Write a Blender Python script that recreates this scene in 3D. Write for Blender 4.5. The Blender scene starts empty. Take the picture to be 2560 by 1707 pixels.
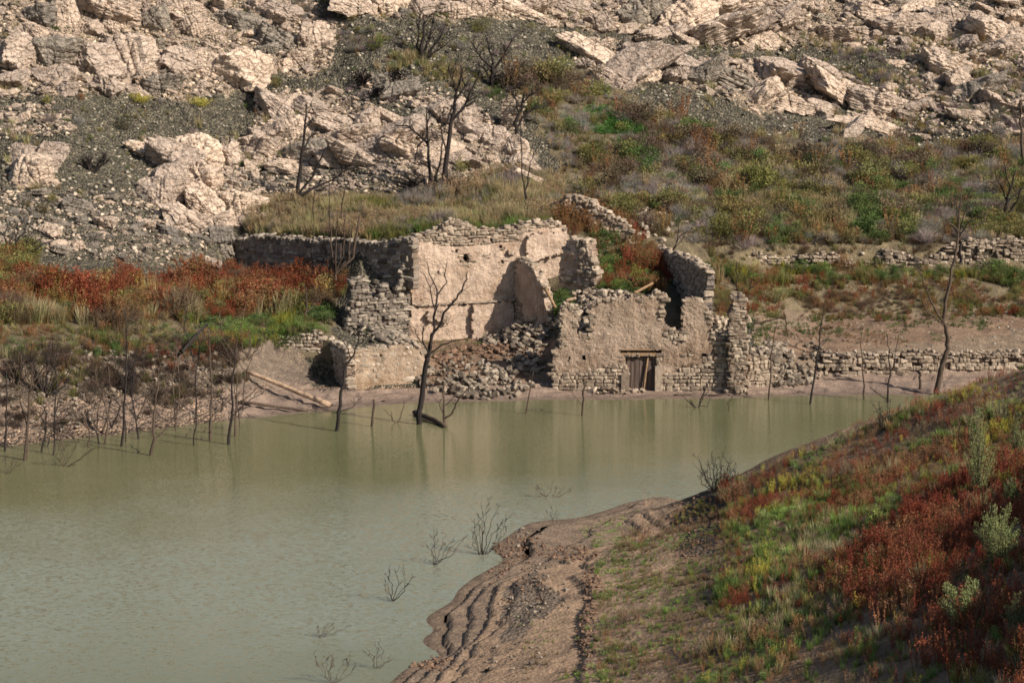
import bpy, bmesh, math, random
import numpy as np
from mathutils import Vector, Matrix, Euler

SC = bpy.context.scene
COL = SC.collection
rnd = random.Random(7)
rng = np.random.default_rng(7)

# ------------------------------------------------------------------ camera
CAM_H = 20.0                      # metres above the water
FOC = 5000.0                      # focal length in pixels of a 2560 px wide picture
PITCH = math.radians(8.36)
cam_data = bpy.data.cameras.new('camera')
cam_data.sensor_width = 36.0
cam_data.lens = FOC * 36.0 / 2560.0
cam_data.clip_start = 1.0
cam_data.clip_end = 2000.0
cam = bpy.data.objects.new('camera', cam_data)
COL.objects.link(cam)
cam.location = (0, 0, CAM_H)
cam.rotation_euler = (math.pi / 2 - PITCH, 0, 0)
SC.camera = cam

# ------------------------------------------------------------------ sky and sun
SUN_AZ, SUN_EL = math.radians(57), math.radians(35)
TO_SUN = Vector((math.sin(SUN_AZ) * math.cos(SUN_EL), -math.cos(SUN_AZ) * math.cos(SUN_EL), math.sin(SUN_EL)))
world = bpy.data.worlds.new('World')
SC.world = world
world.use_nodes = True
wn = world.node_tree.nodes
bg = wn['Background']
sky = wn.new('ShaderNodeTexSky')
sky.sky_type = 'NISHITA'
sky.sun_disc = False
sky.sun_elevation = SUN_EL
sky.sun_rotation = math.pi - SUN_AZ
sky.air_density = 1.0
sky.dust_density = 1.5
world.node_tree.links.new(sky.outputs[0], bg.inputs[0])
bg.inputs[1].default_value = 0.075
sun_data = bpy.data.lights.new('sun', 'SUN')
sun_data.energy = 5.0
sun_data.angle = math.radians(0.53)
sun_data.color = (1.0, 0.92, 0.80)
sun = bpy.data.objects.new('sun', sun_data)
COL.objects.link(sun)
sun.rotation_euler = TO_SUN.to_track_quat('Z', 'Y').to_euler()
sun.location = (60, -40, 80)
SC.view_settings.view_transform = 'Standard'
SC.view_settings.look = 'None'
SC.view_settings.gamma = 1.0
SC.view_settings.use_curve_mapping = False
SC.view_settings.exposure = 0.46
SC.cycles.filter_width = 1.65
SC.cycles.max_bounces = 5
SC.cycles.diffuse_bounces = 2
SC.cycles.glossy_bounces = 3
SC.cycles.transparent_max_bounces = 4

# ------------------------------------------------------------------ picture <-> place
CP, SP = math.cos(PITCH), math.sin(PITCH)

def tan_dep(row):
    return np.tan(PITCH + np.arctan((np.asarray(row, float) - 853.5) / FOC))

def z_at(row, Y):
    return CAM_H - np.asarray(Y, float) * tan_dep(row)

def depth(Y, z):
    return np.asarray(Y) * CP + (CAM_H - np.asarray(z)) * SP

def world_at(px, row, Y):
    z = float(z_at(row, Y))
    return Vector(((px - 1280) / FOC * float(depth(Y, z)), Y, z))

def on_level(px, row, z):
    Y = (CAM_H - z) / float(tan_dep(row))
    return Vector(((px - 1280) / FOC * float(depth(Y, z)), Y, z))

def project(x, y, z):
    d = depth(y, z)
    v = np.asarray(y) * SP - (CAM_H - np.asarray(z)) * CP      # up component
    return 1280 + FOC * np.asarray(x) / d, 853.5 - FOC * v / d

# ------------------------------------------------------------------ noise
def _hash(ix, iy, seed):
    h = (ix.astype(np.int64) * 374761393 + iy.astype(np.int64) * 668265263 + seed * 974634777) & 0xFFFFFFFF
    h = ((h ^ (h >> 13)) * 1274126177) & 0xFFFFFFFF
    return ((h ^ (h >> 16)) & 0xFFFFFF) / float(0xFFFFFF)

def vnoise(x, y, seed=0):
    x = np.asarray(x, float); y = np.asarray(y, float)
    ix = np.floor(x); iy = np.floor(y)
    fx = x - ix; fy = y - iy
    fx = fx * fx * (3 - 2 * fx); fy = fy * fy * (3 - 2 * fy)
    a = _hash(ix, iy, seed); b = _hash(ix + 1, iy, seed)
    c = _hash(ix, iy + 1, seed); d = _hash(ix + 1, iy + 1, seed)
    return (a + (b - a) * fx) * (1 - fy) + (c + (d - c) * fx) * fy

def fbm(x, y, octs=4, seed=0, gain=0.5):
    s = 0; a = 1; t = 0
    for o in range(octs):
        s = s + a * (vnoise(np.asarray(x) * 2 ** o + 17 * o, np.asarray(y) * 2 ** o - 31 * o, seed + o) - 0.5)
        t += a; a *= gain
    return s / t * 2

def in_poly(px, py, poly):
    px = np.asarray(px, float); py = np.asarray(py, float)
    inside = np.zeros(px.shape, bool)
    n = len(poly)
    for i in range(n):
        x1, y1 = poly[i]; x2, y2 = poly[(i + 1) % n]
        if y1 == y2: continue
        c = ((y1 > py) != (y2 > py)) & (px < (x2 - x1) * (py - y1) / (y2 - y1) + x1)
        inside ^= c
    return inside

def pt_in(x, y, poly):
    c = False; j = len(poly) - 1
    for i in range(len(poly)):
        xi, yi = poly[i]; xj, yj = poly[j]
        if (yi > y) != (yj > y) and x < (xj - xi) * (y - yi) / (yj - yi) + xi: c = not c
        j = i
    return c

# ------------------------------------------------------------------ objects and tags
def link(o, parent=None):
    COL.objects.link(o)
    if parent is not None: o.parent = parent
    return o

def tag(o, label=None, cat=None, group=None, kind=None):
    if label: o['label'] = label
    if cat: o['category'] = cat
    if group: o['group'] = group
    if kind: o['kind'] = kind
    return o

def thing(name, label, cat, loc, group=None):
    o = bpy.data.objects.new(name, None)
    o.empty_display_size = 0.3
    o.location = loc
    link(o)
    return tag(o, label, cat, group, 'thing')

def mesh_obj(name, verts, faces, mat, parent=None, origin=(0, 0, 0), smooth=False):
    me = bpy.data.meshes.new(name)
    v = np.asarray(verts, np.float32).reshape(-1, 3) - np.asarray(origin, np.float32)
    if isinstance(faces, np.ndarray):
        k = faces.shape[1]; nf = len(faces)
        me.vertices.add(len(v)); me.vertices.foreach_set('co', v.ravel())
        me.loops.add(nf * k); me.loops.foreach_set('vertex_index', faces.astype(np.int32).ravel())
        me.polygons.add(nf)
        me.polygons.foreach_set('loop_start', np.arange(0, nf * k, k, dtype=np.int32))
        me.polygons.foreach_set('loop_total', np.full(nf, k, dtype=np.int32))
        me.update(calc_edges=True)
    else:
        me.from_pydata(v.tolist(), [], faces)
    if smooth:
        me.polygons.foreach_set('use_smooth', np.ones(len(me.polygons), bool))
    if mat: me.materials.append(mat)
    o = bpy.data.objects.new(name, me)
    o.location = origin if parent is None else (0, 0, 0)
    return link(o, parent)

def vcol(o, name, rgb):
    me = o.data
    a = me.attributes.new(name, 'FLOAT_COLOR', 'POINT')
    c = np.ones((len(me.vertices), 4), np.float32); c[:, :3] = rgb
    a.data.foreach_set('color', c.ravel())

# ------------------------------------------------------------------ materials
def new_mat(name, rough=0.9, spec=0.2):
    m = bpy.data.materials.new(name); m.use_nodes = True
    nt = m.node_tree; b = nt.nodes['Principled BSDF']
    b.inputs['Roughness'].default_value = rough
    b.inputs['Specular IOR Level'].default_value = spec
    return m, nt, b

def node(nt, t, **kw):
    n = nt.nodes.new(t)
    for k, v in kw.items():
        if k == 'ins':
            for i, val in v.items(): n.inputs[i].default_value = val
        else: setattr(n, k, v)
    return n

def ramp(nt, fac, stops):
    r = nt.nodes.new('ShaderNodeValToRGB')
    e = r.color_ramp.elements
    while len(e) < len(stops): e.new(0.5)
    for el, (p, c) in zip(e, stops):
        el.position = p; el.color = (*c, 1)
    nt.links.new(fac, r.inputs[0])
    return r.outputs[0]

def mix(nt, a, b, fac, mode='MIX'):
    n = nt.nodes.new('ShaderNodeMix'); n.data_type = 'RGBA'; n.blend_type = mode
    for s, v in ((0, fac), (6, a), (7, b)):
        if isinstance(v, (int, float)): n.inputs[s].default_value = v
        elif isinstance(v, tuple): n.inputs[s].default_value = (*v, 1)
        else: nt.links.new(v, n.inputs[s])
    return n.outputs[2]

def bump(nt, bsdf, h, strength, dist, prev=None):
    b = nt.nodes.new('ShaderNodeBump')
    b.inputs['Strength'].default_value = strength
    b.inputs['Distance'].default_value = dist
    nt.links.new(h, b.inputs['Height'])
    if prev is not None: nt.links.new(prev, b.inputs['Normal'])
    nt.links.new(b.outputs[0], bsdf.inputs['Normal'])
    return b.outputs[0]

def noise(nt, vec, scale, detail=4, rough=0.55, dist=0.0):
    n = node(nt, 'ShaderNodeTexNoise', ins={'Scale': scale, 'Detail': detail, 'Roughness': rough, 'Distortion': dist})
    if vec is not None: nt.links.new(vec, n.inputs['Vector'])
    return n.outputs['Fac']

def vmath(nt, op, a, b):
    n = node(nt, 'ShaderNodeVectorMath', operation=op)
    for k, v in ((0, a), (1, b)):
        if isinstance(v, tuple): n.inputs[k].default_value = v
        else: nt.links.new(v, n.inputs[k])
    return n.outputs[0]

def smath(nt, op, a, b, c=None):
    n = node(nt, 'ShaderNodeMath', operation=op)
    for k, v in ((0, a), (1, b), (2, c)):
        if v is None: continue
        if isinstance(v, (int, float)): n.inputs[k].default_value = v
        else: nt.links.new(v, n.inputs[k])
    return n.outputs[0]

def voro(nt, vec, scale, feature='F1', rand=1.0):
    n = node(nt, 'ShaderNodeTexVoronoi', feature=feature, ins={'Scale': scale, 'Randomness': rand})
    if vec is not None: nt.links.new(vec, n.inputs['Vector'])
    return n

def soil_material():
    m, nt, b = new_mat('soil', 0.95, 0.1)
    geo = nt.nodes.new('ShaderNodeNewGeometry').outputs['Position']
    att = node(nt, 'ShaderNodeAttribute', attribute_name='soil')
    rk = node(nt, 'ShaderNodeAttribute', attribute_name='pebble')
    n1 = noise(nt, geo, 1.3, 6, 0.6)
    n2 = noise(nt, geo, 9.0, 4, 0.6)
    tone = ramp(nt, n1, [(0.3, (0.62, 0.62, 0.64)), (0.7, (1.3, 1.28, 1.24))])
    c = mix(nt, att.outputs['Color'], tone, 1.0, 'MULTIPLY')
    tone2 = ramp(nt, n2, [(0.3, (0.7, 0.7, 0.7)), (0.7, (1.3, 1.3, 1.3))])
    c = mix(nt, c, tone2, 0.7, 'MULTIPLY')
    v = voro(nt, geo, 7.0)
    v2 = voro(nt, geo, 14.0)
    cell = ramp(nt, v.outputs['Color'], [(0.0, (0.35, 0.36, 0.36)), (0.45, (0.8, 0.8, 0.78)), (0.8, (1.5, 1.45, 1.3)), (1.0, (3.0, 2.8, 2.4))])
    cell2 = ramp(nt, v2.outputs['Color'], [(0.0, (0.4, 0.4, 0.4)), (0.5, (0.9, 0.9, 0.9)), (1.0, (2.1, 2.0, 1.8))])
    pc = mix(nt, mix(nt, c, cell, 1.0, 'MULTIPLY'), cell2, 0.6, 'MULTIPLY')
    c = mix(nt, c, pc, rk.outputs['Fac'])
    nt.links.new(c, b.inputs['Base Color'])
    p = bump(nt, b, n2, 0.5, 0.15)
    hv = node(nt, 'ShaderNodeMath', operation='MULTIPLY')
    nt.links.new(v.outputs['Distance'], hv.inputs[0]); nt.links.new(rk.outputs['Fac'], hv.inputs[1])
    bump(nt, b, hv.outputs[0], 0.9, -0.25, p)
    return m

def rock_material(name, a, bcol, warm):
    m, nt, b = new_mat(name, 0.9, 0.15)
    tc = nt.nodes.new('ShaderNodeTexCoord').outputs['Object']
    oi = nt.nodes.new('ShaderNodeObjectInfo').outputs['Random']
    geo = nt.nodes.new('ShaderNodeNewGeometry').outputs['Position']
    mp = node(nt, 'ShaderNodeMapping'); mp.inputs['Scale'].default_value = (1.2, 1.2, 7.0)
    nt.links.new(tc, mp.inputs['Vector'])
    lay = noise(nt, mp.outputs[0], 1.6, 5, 0.6, 0.6)
    n1 = noise(nt, geo, 1.1, 5, 0.6)
    n2 = noise(nt, geo, 6.0, 5, 0.65)
    c = ramp(nt, n1, [(0.32, a), (0.62, bcol)])
    c = mix(nt, c, warm, ramp(nt, n2, [(0.55, (0, 0, 0)), (0.75, (0.7, 0.7, 0.7))]))
    c = mix(nt, c, ramp(nt, lay, [(0.3, (0.55, 0.52, 0.5)), (0.46, (1, 1, 1)), (0.7, (1.1, 1.1, 1.1))]), 0.6, 'MULTIPLY')
    c = mix(nt, c, ramp(nt, oi, [(0.0, (0.72, 0.72, 0.74)), (1.0, (1.18, 1.15, 1.1))]), 1.0, 'MULTIPLY')
    mc = node(nt, 'ShaderNodeMapping'); mc.inputs['Scale'].default_value = (0.8, 0.8, 1.9); mc.inputs['Rotation'].default_value = (0.3, 0.5, 0.2)
    wob = node(nt, 'ShaderNodeTexNoise', ins={'Scale': 1.6, 'Detail': 3.0}); nt.links.new(geo, wob.inputs['Vector'])
    wv = nt.nodes.new('ShaderNodeVectorMath'); wv.operation = 'MULTIPLY_ADD'; nt.links.new(wob.outputs['Color'], wv.inputs[0]); wv.inputs[1].default_value = (.7, .7, .7); nt.links.new(geo, wv.inputs[2])
    nt.links.new(wv.outputs[0], mc.inputs['Vector'])
    cr = node(nt, 'ShaderNodeTexVoronoi', feature='DISTANCE_TO_EDGE', ins={'Scale': 1.15}); nt.links.new(mc.outputs[0], cr.inputs['Vector'])
    crack = ramp(nt, cr.outputs['Distance'], [(0.0, (0.25, 0.22, 0.2)), (0.045, (0.8, 0.79, 0.78)), (0.09, (1, 1, 1))])
    c = mix(nt, c, crack, 0.5, 'MULTIPLY')
    nt.links.new(c, b.inputs['Base Color'])
    p = bump(nt, b, lay, 0.7, 0.2)
    p = bump(nt, b, crack, 0.9, 0.12, p)
    bump(nt, b, n2, 0.9, 0.25, p)
    return m

def stone_material(name, lo, hi, sc=5.0):
    m, nt, b = new_mat(name, 0.92, 0.15)
    oi = nt.nodes.new('ShaderNodeObjectInfo').outputs['Random']
    geo = nt.nodes.new('ShaderNodeNewGeometry')
    isl = geo.outputs['Random Per Island']
    ad = node(nt, 'ShaderNodeMath', operation='ADD'); nt.links.new(oi, ad.inputs[0]); nt.links.new(isl, ad.inputs[1])
    fr = node(nt, 'ShaderNodeMath', operation='FRACT'); nt.links.new(ad.outputs[0], fr.inputs[0])
    mid = tuple((x + y) / 2 for x, y in zip(lo, hi))
    c = ramp(nt, fr.outputs[0], [(0.0, lo), (0.5, mid), (1.0, hi)])
    n = noise(nt, geo.outputs['Position'], sc, 5, 0.65)
    c = mix(nt, c, ramp(nt, n, [(0.3, (0.65, 0.63, 0.62)), (0.7, (1.25, 1.25, 1.22))]), 1.0, 'MULTIPLY')
    nt.links.new(c, b.inputs['Base Color'])
    bump(nt, b, n, 0.6, 0.06)
    return m

def plaster_material():
    m, nt, b = new_mat('plaster', 0.95, 0.1)
    geo = nt.nodes.new('ShaderNodeNewGeometry').outputs['Position']
    att = node(nt, 'ShaderNodeAttribute', attribute_name='soil')
    n1 = noise(nt, geo, 1.6, 6, 0.62)
    n2 = noise(nt, geo, 11.0, 3, 0.6)
    mp = node(nt, 'ShaderNodeMapping'); mp.inputs['Scale'].default_value = (5, 5, 0.7)
    nt.links.new(geo, mp.inputs['Vector'])
    n3 = noise(nt, mp.outputs[0], 1.0, 4, 0.6)
    c = mix(nt, att.outputs['Color'], ramp(nt, n1, [(0.3, (0.78, 0.76, 0.75)), (0.7, (1.18, 1.17, 1.15))]), 1.0, 'MULTIPLY')
    sp = nt.nodes.new('ShaderNodeSeparateXYZ'); nt.links.new(geo, sp.inputs[0])
    tl = smath(nt, 'MULTIPLY_ADD', noise(nt, geo, 0.9, 4, 0.6), 1.6, sp.outputs[2])
    tide = node(nt, 'ShaderNodeMapRange', ins={'From Min': 0.0, 'From Max': 9.0}); nt.links.new(tl, tide.inputs['Value'])
    c = mix(nt, c, ramp(nt, tide.outputs[0], [(0.0, (0.72, 0.66, 0.6)), (0.17, (0.8, 0.74, 0.68)), (0.22, (1.04, 1.02, 1.0)), (0.42, (0.94, 0.92, 0.9)), (0.46, (1.05, 1.05, 1.04)), (0.68, (0.95, 0.93, 0.9)), (0.72, (1.08, 1.07, 1.06))]), 0.8, 'MULTIPLY')
    blot = noise(nt, geo, 0.55, 6, 0.7)
    c = mix(nt, c, ramp(nt, blot, [(0.38, (0.74, 0.68, 0.62)), (0.5, (1, 1, 1)), (0.66, (1.14, 1.13, 1.12))]), 0.8, 'MULTIPLY')
    c = mix(nt, c, ramp(nt, n3, [(0.35, (0.82, 0.8, 0.8)), (0.65, (1.08, 1.08, 1.08))]), 0.8, 'MULTIPLY')
    c = mix(nt, c, ramp(nt, n2, [(0.35, (0.72, 0.7, 0.68)), (0.6, (1.1, 1.1, 1.1))]), 0.55, 'MULTIPLY')
    nt.links.new(c, b.inputs['Base Color'])
    p = bump(nt, b, n2, 0.55, 0.08)
    bump(nt, b, n1, 0.6, 0.25, p)
    return m

def wood_material(name, a, c2, stretch=(12, 12, 1.2)):
    m, nt, b = new_mat(name, 0.85, 0.2)
    tc = nt.nodes.new('ShaderNodeNewGeometry').outputs['Position']
    mp = node(nt, 'ShaderNodeMapping'); mp.inputs['Scale'].default_value = stretch
    nt.links.new(tc, mp.inputs['Vector'])
    n = noise(nt, mp.outputs[0], 1.0, 5, 0.6)
    nt.links.new(ramp(nt, n, [(0.3, a), (0.7, c2)]), b.inputs['Base Color'])
    bump(nt, b, n, 0.6, 0.03)
    return m

def plant_material(name='foliage', instanced=True):
    m, nt, b = new_mat(name, 0.8, 0.15)
    nt.nodes.remove(b)
    out = nt.nodes['Material Output']
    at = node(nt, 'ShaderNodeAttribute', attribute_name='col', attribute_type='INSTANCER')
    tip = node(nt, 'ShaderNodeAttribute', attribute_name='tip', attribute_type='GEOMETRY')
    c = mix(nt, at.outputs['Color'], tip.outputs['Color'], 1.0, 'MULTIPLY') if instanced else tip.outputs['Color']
    d = nt.nodes.new('ShaderNodeBsdfDiffuse'); t = nt.nodes.new('ShaderNodeBsdfTranslucent')
    nt.links.new(c, d.inputs[0]); nt.links.new(c, t.inputs[0])
    ms = nt.nodes.new('ShaderNodeMixShader'); ms.inputs[0].default_value = 0.3
    nt.links.new(d.outputs[0], ms.inputs[1]); nt.links.new(t.outputs[0], ms.inputs[2])
    nt.links.new(ms.outputs[0], out.inputs[0])
    return m

def water_material():
    m, nt, b = new_mat('water', 0.03, 0.5)
    b.inputs['IOR'].default_value = 1.33
    geo = nt.nodes.new('ShaderNodeNewGeometry').outputs['Position']
    n0 = noise(nt, geo, 0.06, 3, 0.5)
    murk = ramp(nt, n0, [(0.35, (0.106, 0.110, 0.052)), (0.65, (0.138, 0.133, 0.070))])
    sep = nt.nodes.new('ShaderNodeSeparateXYZ'); nt.links.new(geo, sep.inputs[0])
    # a wind-ruffled reach in mid-lake, calm lee under the far bank and close in
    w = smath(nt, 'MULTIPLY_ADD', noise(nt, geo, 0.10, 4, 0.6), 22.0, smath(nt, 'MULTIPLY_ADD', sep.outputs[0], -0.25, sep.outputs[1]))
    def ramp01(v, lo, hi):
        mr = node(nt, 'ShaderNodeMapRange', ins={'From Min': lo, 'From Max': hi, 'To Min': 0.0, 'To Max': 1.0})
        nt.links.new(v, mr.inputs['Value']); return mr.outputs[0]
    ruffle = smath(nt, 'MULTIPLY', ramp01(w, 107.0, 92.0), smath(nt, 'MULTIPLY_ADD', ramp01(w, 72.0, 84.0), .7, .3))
    # silvery sky sheen on that reach, painted into the base colour as lighter grey
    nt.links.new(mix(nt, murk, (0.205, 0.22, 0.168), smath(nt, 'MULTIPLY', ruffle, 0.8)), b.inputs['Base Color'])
    mp = node(nt, 'ShaderNodeMapping'); mp.inputs['Rotation'].default_value = (0, 0, math.radians(-14))
    mp.inputs['Scale'].default_value = (1.0, 1.6, 1.0)
    nt.links.new(geo, mp.inputs['Vector'])
    def nvec(scale, det, amp):
        t = node(nt, 'ShaderNodeTexNoise', ins={'Scale': scale, 'Detail': det, 'Roughness': 0.55}); nt.links.new(mp.outputs[0], t.inputs['Vector'])
        v = vmath(nt, 'SUBTRACT', t.outputs['Color'], (.5, .5, .5))
        sc = node(nt, 'ShaderNodeVectorMath', operation='SCALE'); nt.links.new(v, sc.inputs[0])
        if isinstance(amp, float): sc.inputs['Scale'].default_value = amp
        else: nt.links.new(amp, sc.inputs['Scale'])
        return vmath(nt, 'MULTIPLY', sc.outputs[0], (1, 1, 0))
    gust = smath(nt, 'MULTIPLY', ruffle, smath(nt, 'MULTIPLY_ADD', noise(nt, mp.outputs[0], 0.55, 3, 0.6), 1.7, -0.25))
    t = vmath(nt, 'ADD', nvec(4.2, 2, smath(nt, 'MULTIPLY', gust, 1.1)), nvec(1.4, 2, 0.03))
    t = vmath(nt, 'ADD', t, vmath(nt, 'MULTIPLY', nvec(16.0, 1, 0.42), (0.12, 1.0, 0.0)))
    t = vmath(nt, 'ADD', t, (0.0, 0.0, 1.0))
    nrm = node(nt, 'ShaderNodeVectorMath', operation='NORMALIZE'); nt.links.new(t, nrm.inputs[0])
    nt.links.new(nrm.outputs[0], b.inputs['Normal'])
    return m

M = {}
M['soil'] = soil_material()
M['rock'] = rock_material('pale_rock', (0.475, 0.37, 0.292), (0.68, 0.545, 0.44), (0.42, 0.285, 0.2))
M['rock_grey'] = rock_material('grey_rock', (0.22, 0.195, 0.165), (0.38, 0.325, 0.27), (0.3, 0.23, 0.17))
M['rock_bits'] = stone_material('rock_fragment', (0.13, 0.10, 0.078), (0.64, 0.51, 0.395))
M['scree'] = stone_material('scree_stone', (0.035, 0.033, 0.029), (0.42, 0.37, 0.295))
M['masonry'] = stone_material('masonry_stone', (0.19, 0.145, 0.11), (0.43, 0.345, 0.265))
M['masonry_pale'] = stone_material('masonry_pale_stone', (0.25, 0.20, 0.155), (0.48, 0.395, 0.31))
M['masonry_grey'] = stone_material('masonry_grey_stone', (0.09, 0.075, 0.062), (0.37, 0.31, 0.25))
M['rubble'] = stone_material('rubble_stone', (0.075, 0.058, 0.045), (0.35, 0.285, 0.222))
M['clay'] = stone_material('clay_clod', (0.11, 0.068, 0.047), (0.225, 0.14, 0.095))
M['plaster'] = plaster_material()
M['burnt'] = wood_material('burnt_wood', (0.010, 0.008, 0.008), (0.045, 0.034, 0.03))
M['dead'] = wood_material('dead_wood', (0.035, 0.024, 0.018), (0.13, 0.09, 0.065))
M['pale_wood'] = wood_material('pale_dead_wood', (0.22, 0.14, 0.09), (0.45, 0.32, 0.22), (4, 4, 4))
M['door'] = wood_material('weathered_door_wood', (0.06, 0.042, 0.035), (0.17, 0.12, 0.098), (14, 14, 1.0))
M['beam'] = wood_material('old_beam_wood', (0.16, 0.09, 0.045), (0.40, 0.26, 0.15), (1.5, 12, 12))
M['foliage'] = plant_material()
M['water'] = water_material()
M['leaf'] = plant_material('leaf', False)

# ------------------------------------------------------------------ far hillside
# twelve breaks of slope per column: (distance, picture row) or (distance, 'z', height)
def zz(Y, z): return (Y, 'z', z)
PROFILE = {
 0:    [(99.3,1120),(102,1045),(104.5,965),(106,905),(112,785),(119,665),(121,635),(127,500),(136,300),(148,0),(150,-70)],
 300:  [(102.8,1085),(105.5,1015),(108,950),(109.5,890),(114,800),(123,680),(125,640),(131,500),(139,300),(151,0),(154,-70)],
 600:  [(107,1050),(109.5,990),(111.5,930),(113.5,880),(120,805),zz(132.4,5.3),zz(133.4,7.5),(139,500),(148,300),(160,0),(163,-70)],
 690:  [(108,1041),(111,992),(117.3,895),(118.4,847),(123.5,780),zz(130.2,5.5),zz(131.2,7.6),(138,500),(147,300),(159,0),(162,-70)],
 800:  [(109.3,1030),(113,985),(117.6,938),(118.4,838),(123,775),zz(127.8,5.8),zz(128.8,7.7),(137,500),(146,300),(158,0),(161,-70)],
 900:  [(110.5,1020),(114.3,977),zz(115.2,.55),zz(116.2,1.8),zz(120.5,2.3),zz(122.8,4.4),zz(126.0,7.8),(135,495),(145,300),(157,0),(160,-70)],
 1010: [(111.7,1011),(114.8,972),zz(115.6,.6),zz(116.4,1.7),zz(119.5,1.75),(123.7,850),zz(125,8.1),(135,490),(145,300),(157,0),(160,-70)],
 1100: [(112.3,1005),(115,965),zz(116.5,.9),zz(118.5,1.4),zz(121,1.6),zz(124.5,1.8),zz(125.8,8.3),(136,480),(145,300),(159,0),(162,-70)],
 1250: [zz(112.6,0),(115.2,962),zz(117,1.0),zz(119,1.5),zz(121.5,1.75),zz(125.8,1.9),zz(127,8.5),(137,465),(148,240),(168,0),(172,-70)],
 1370: [zz(113.2,0),zz(115.3,.4),zz(117,1.1),zz(119,1.7),zz(121.5,2.4),zz(126.4,4.7),zz(127.8,8.5),(138,455),(152,210),(171,0),(175,-70)],
 1440: [zz(113.1,0),zz(115.6,.27),zz(116.1,3.0),zz(119,3.6),zz(122,4.5),zz(127,5.8),zz(128.4,8),(139,450),(154,200),(172,0),(177,-70)],
 1560: [zz(113.1,0),zz(115.6,.27),zz(116.1,4.5),zz(119,4.9),zz(122,5.3),zz(128.5,6.8),zz(130,7.8),(141,450),(156,200),(174,0),(180,-70)],
 1690: [zz(113.3,0),zz(115.6,.27),zz(116.1,2.2),zz(118.5,2.5),zz(121,4.4),zz(129,6.4),zz(131,7.4),(142,450),(158,230),(176,0),(182,-70)],
 1780: [zz(113.5,0),zz(115.6,.27),zz(116.4,2.1),zz(119,2.9),zz(124,4),zz(131.5,5.4),zz(132.8,6.9),(145,450),(158,300),(178,0),(184,-70)],
 1950: [(114.4,990),zz(116,.4),zz(118,1.3),zz(120,2.2),zz(126,3.1),zz(133,5.3),zz(133.8,6.9),(146,460),(158,320),(180,0),(186,-70)],
 2060: [(114.4,990),zz(118.3,.5),zz(119.2,1.8),zz(123,2.35),zz(128,3.1),zz(133,5.25),zz(133.8,6.9),(147,460),(159,330),(182,0),(188,-70)],
 2560: [(114.9,985),zz(118.6,.7),zz(119.4,1.7),zz(123,2.3),zz(128,3.1),zz(133,5.25),zz(133.8,6.9),(147,460),(159,335),(182,0),(188,-70)],
}
PCOL = sorted(PROFILE)
_pY, _pZ = [], []
for c in PCOL:
    ys, zs = [], []
    for e in PROFILE[c]:
        ys.append(e[0]); zs.append(e[2] if e[1] == 'z' else float(z_at(e[1], e[0])))
    ys = [ys[0] - 14] + ys + [ys[-1] + 14, ys[-1] + 60]
    zs = [-3.0] + zs + [zs[-1] + .5, zs[-1] - 2]
    _pY.append(ys); _pZ.append(zs)
PY = np.array(_pY); PZ = np.array(_pZ); NB = PY.shape[1]

def far_breaks(px):
    px = np.clip(np.asarray(px, float), PCOL[0], PCOL[-1])
    def at(T, k):
        if k < 8: return np.interp(px, PCOL, T[:, k])
        return sum(np.interp(px + d, PCOL, T[:, k]) for d in (-240, -160, -80, 0, 80, 160, 240)) / 7
    Y = np.stack([at(PY, k) for k in range(NB)], -1)
    Z = np.stack([at(PZ, k) for k in range(NB)], -1)
    return Y, Z

def strand(z, step, lo, hi, amt):
    """old water lines: little steps the falling lake cut into the mud"""
    k = np.floor(z / step); f = z / step - k
    g = np.clip((f - 0.89) / 0.08, 0, 1); g = g * g * (3 - 2 * g)
    w = amt * np.clip((z - lo) / 0.1, 0, 1) * np.clip((hi - z) / 0.3, 0, 1)
    return z * (1 - w) + (k + g) * step * w

def far_z(px, x, y):
    """height of the far side at column px and place x,y (arrays)"""
    Yb, Zb = far_breaks(px)
    z = np.array(Zb[..., 0])
    seg = np.zeros(z.shape)
    for k in range(NB - 1):
        y0, y1 = Yb[..., k], Yb[..., k + 1]
        t = np.clip((y - y0) / np.maximum(y1 - y0, 1e-6), 0, 1)
        on = y >= y0
        z = np.where(on, Zb[..., k] + (Zb[..., k + 1] - Zb[..., k]) * t, z)
        seg = np.where(on, k + t, seg)
    big = fbm(x * 0.13, y * 0.13, 3, 3)
    mid = fbm(x * 0.5, y * 0.5, 4, 11)
    fin = fbm(x * 2.1, y * 2.1, 3, 23)
    up = np.clip((seg - 8.0) / 1.0, 0, 1)
    lowland = np.clip((seg - 2) / 1.5, 0, 1)
    z = z + big * (1.3 * up) + mid * (0.12 + 0.45 * up) * np.clip(seg - 1.2, 0, 1) + fin * (0.04 + 0.1 * up) * lowland
    z = np.where((seg < 3.2) & (seg > 0.9), strand(z + 0.05 * mid, 0.17, 0.02, 1.5, 1.0), z)
    return z, seg

def far_height(x, y):
    x = np.asarray(x, float); y = np.asarray(y, float)
    z = np.full(x.shape, 5.0)
    for _ in range(3):
        px = 1280 + FOC * x / depth(y, z)
        z, seg = far_z(px, x, y)
    return z

_HC = np.arange(-700, 3300, 8.0); _HY = np.arange(94.0, 214.0, 0.15)
def _build_table(fn, cols, Ys):
    PX, YY = np.meshgrid(cols, Ys, indexing='ij')
    x = (PX - 1280) / FOC * depth(YY, np.full(PX.shape, 6.0))
    for _ in range(2):
        z = fn(PX, x, YY)
        x = (PX - 1280) / FOC * depth(YY, z)
    return z, np.minimum.accumulate(project(x, YY, z)[1], axis=1)
_far_tab = _build_table(lambda p, x, y: far_z(p, x, y)[0], _HC, _HY)

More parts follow.
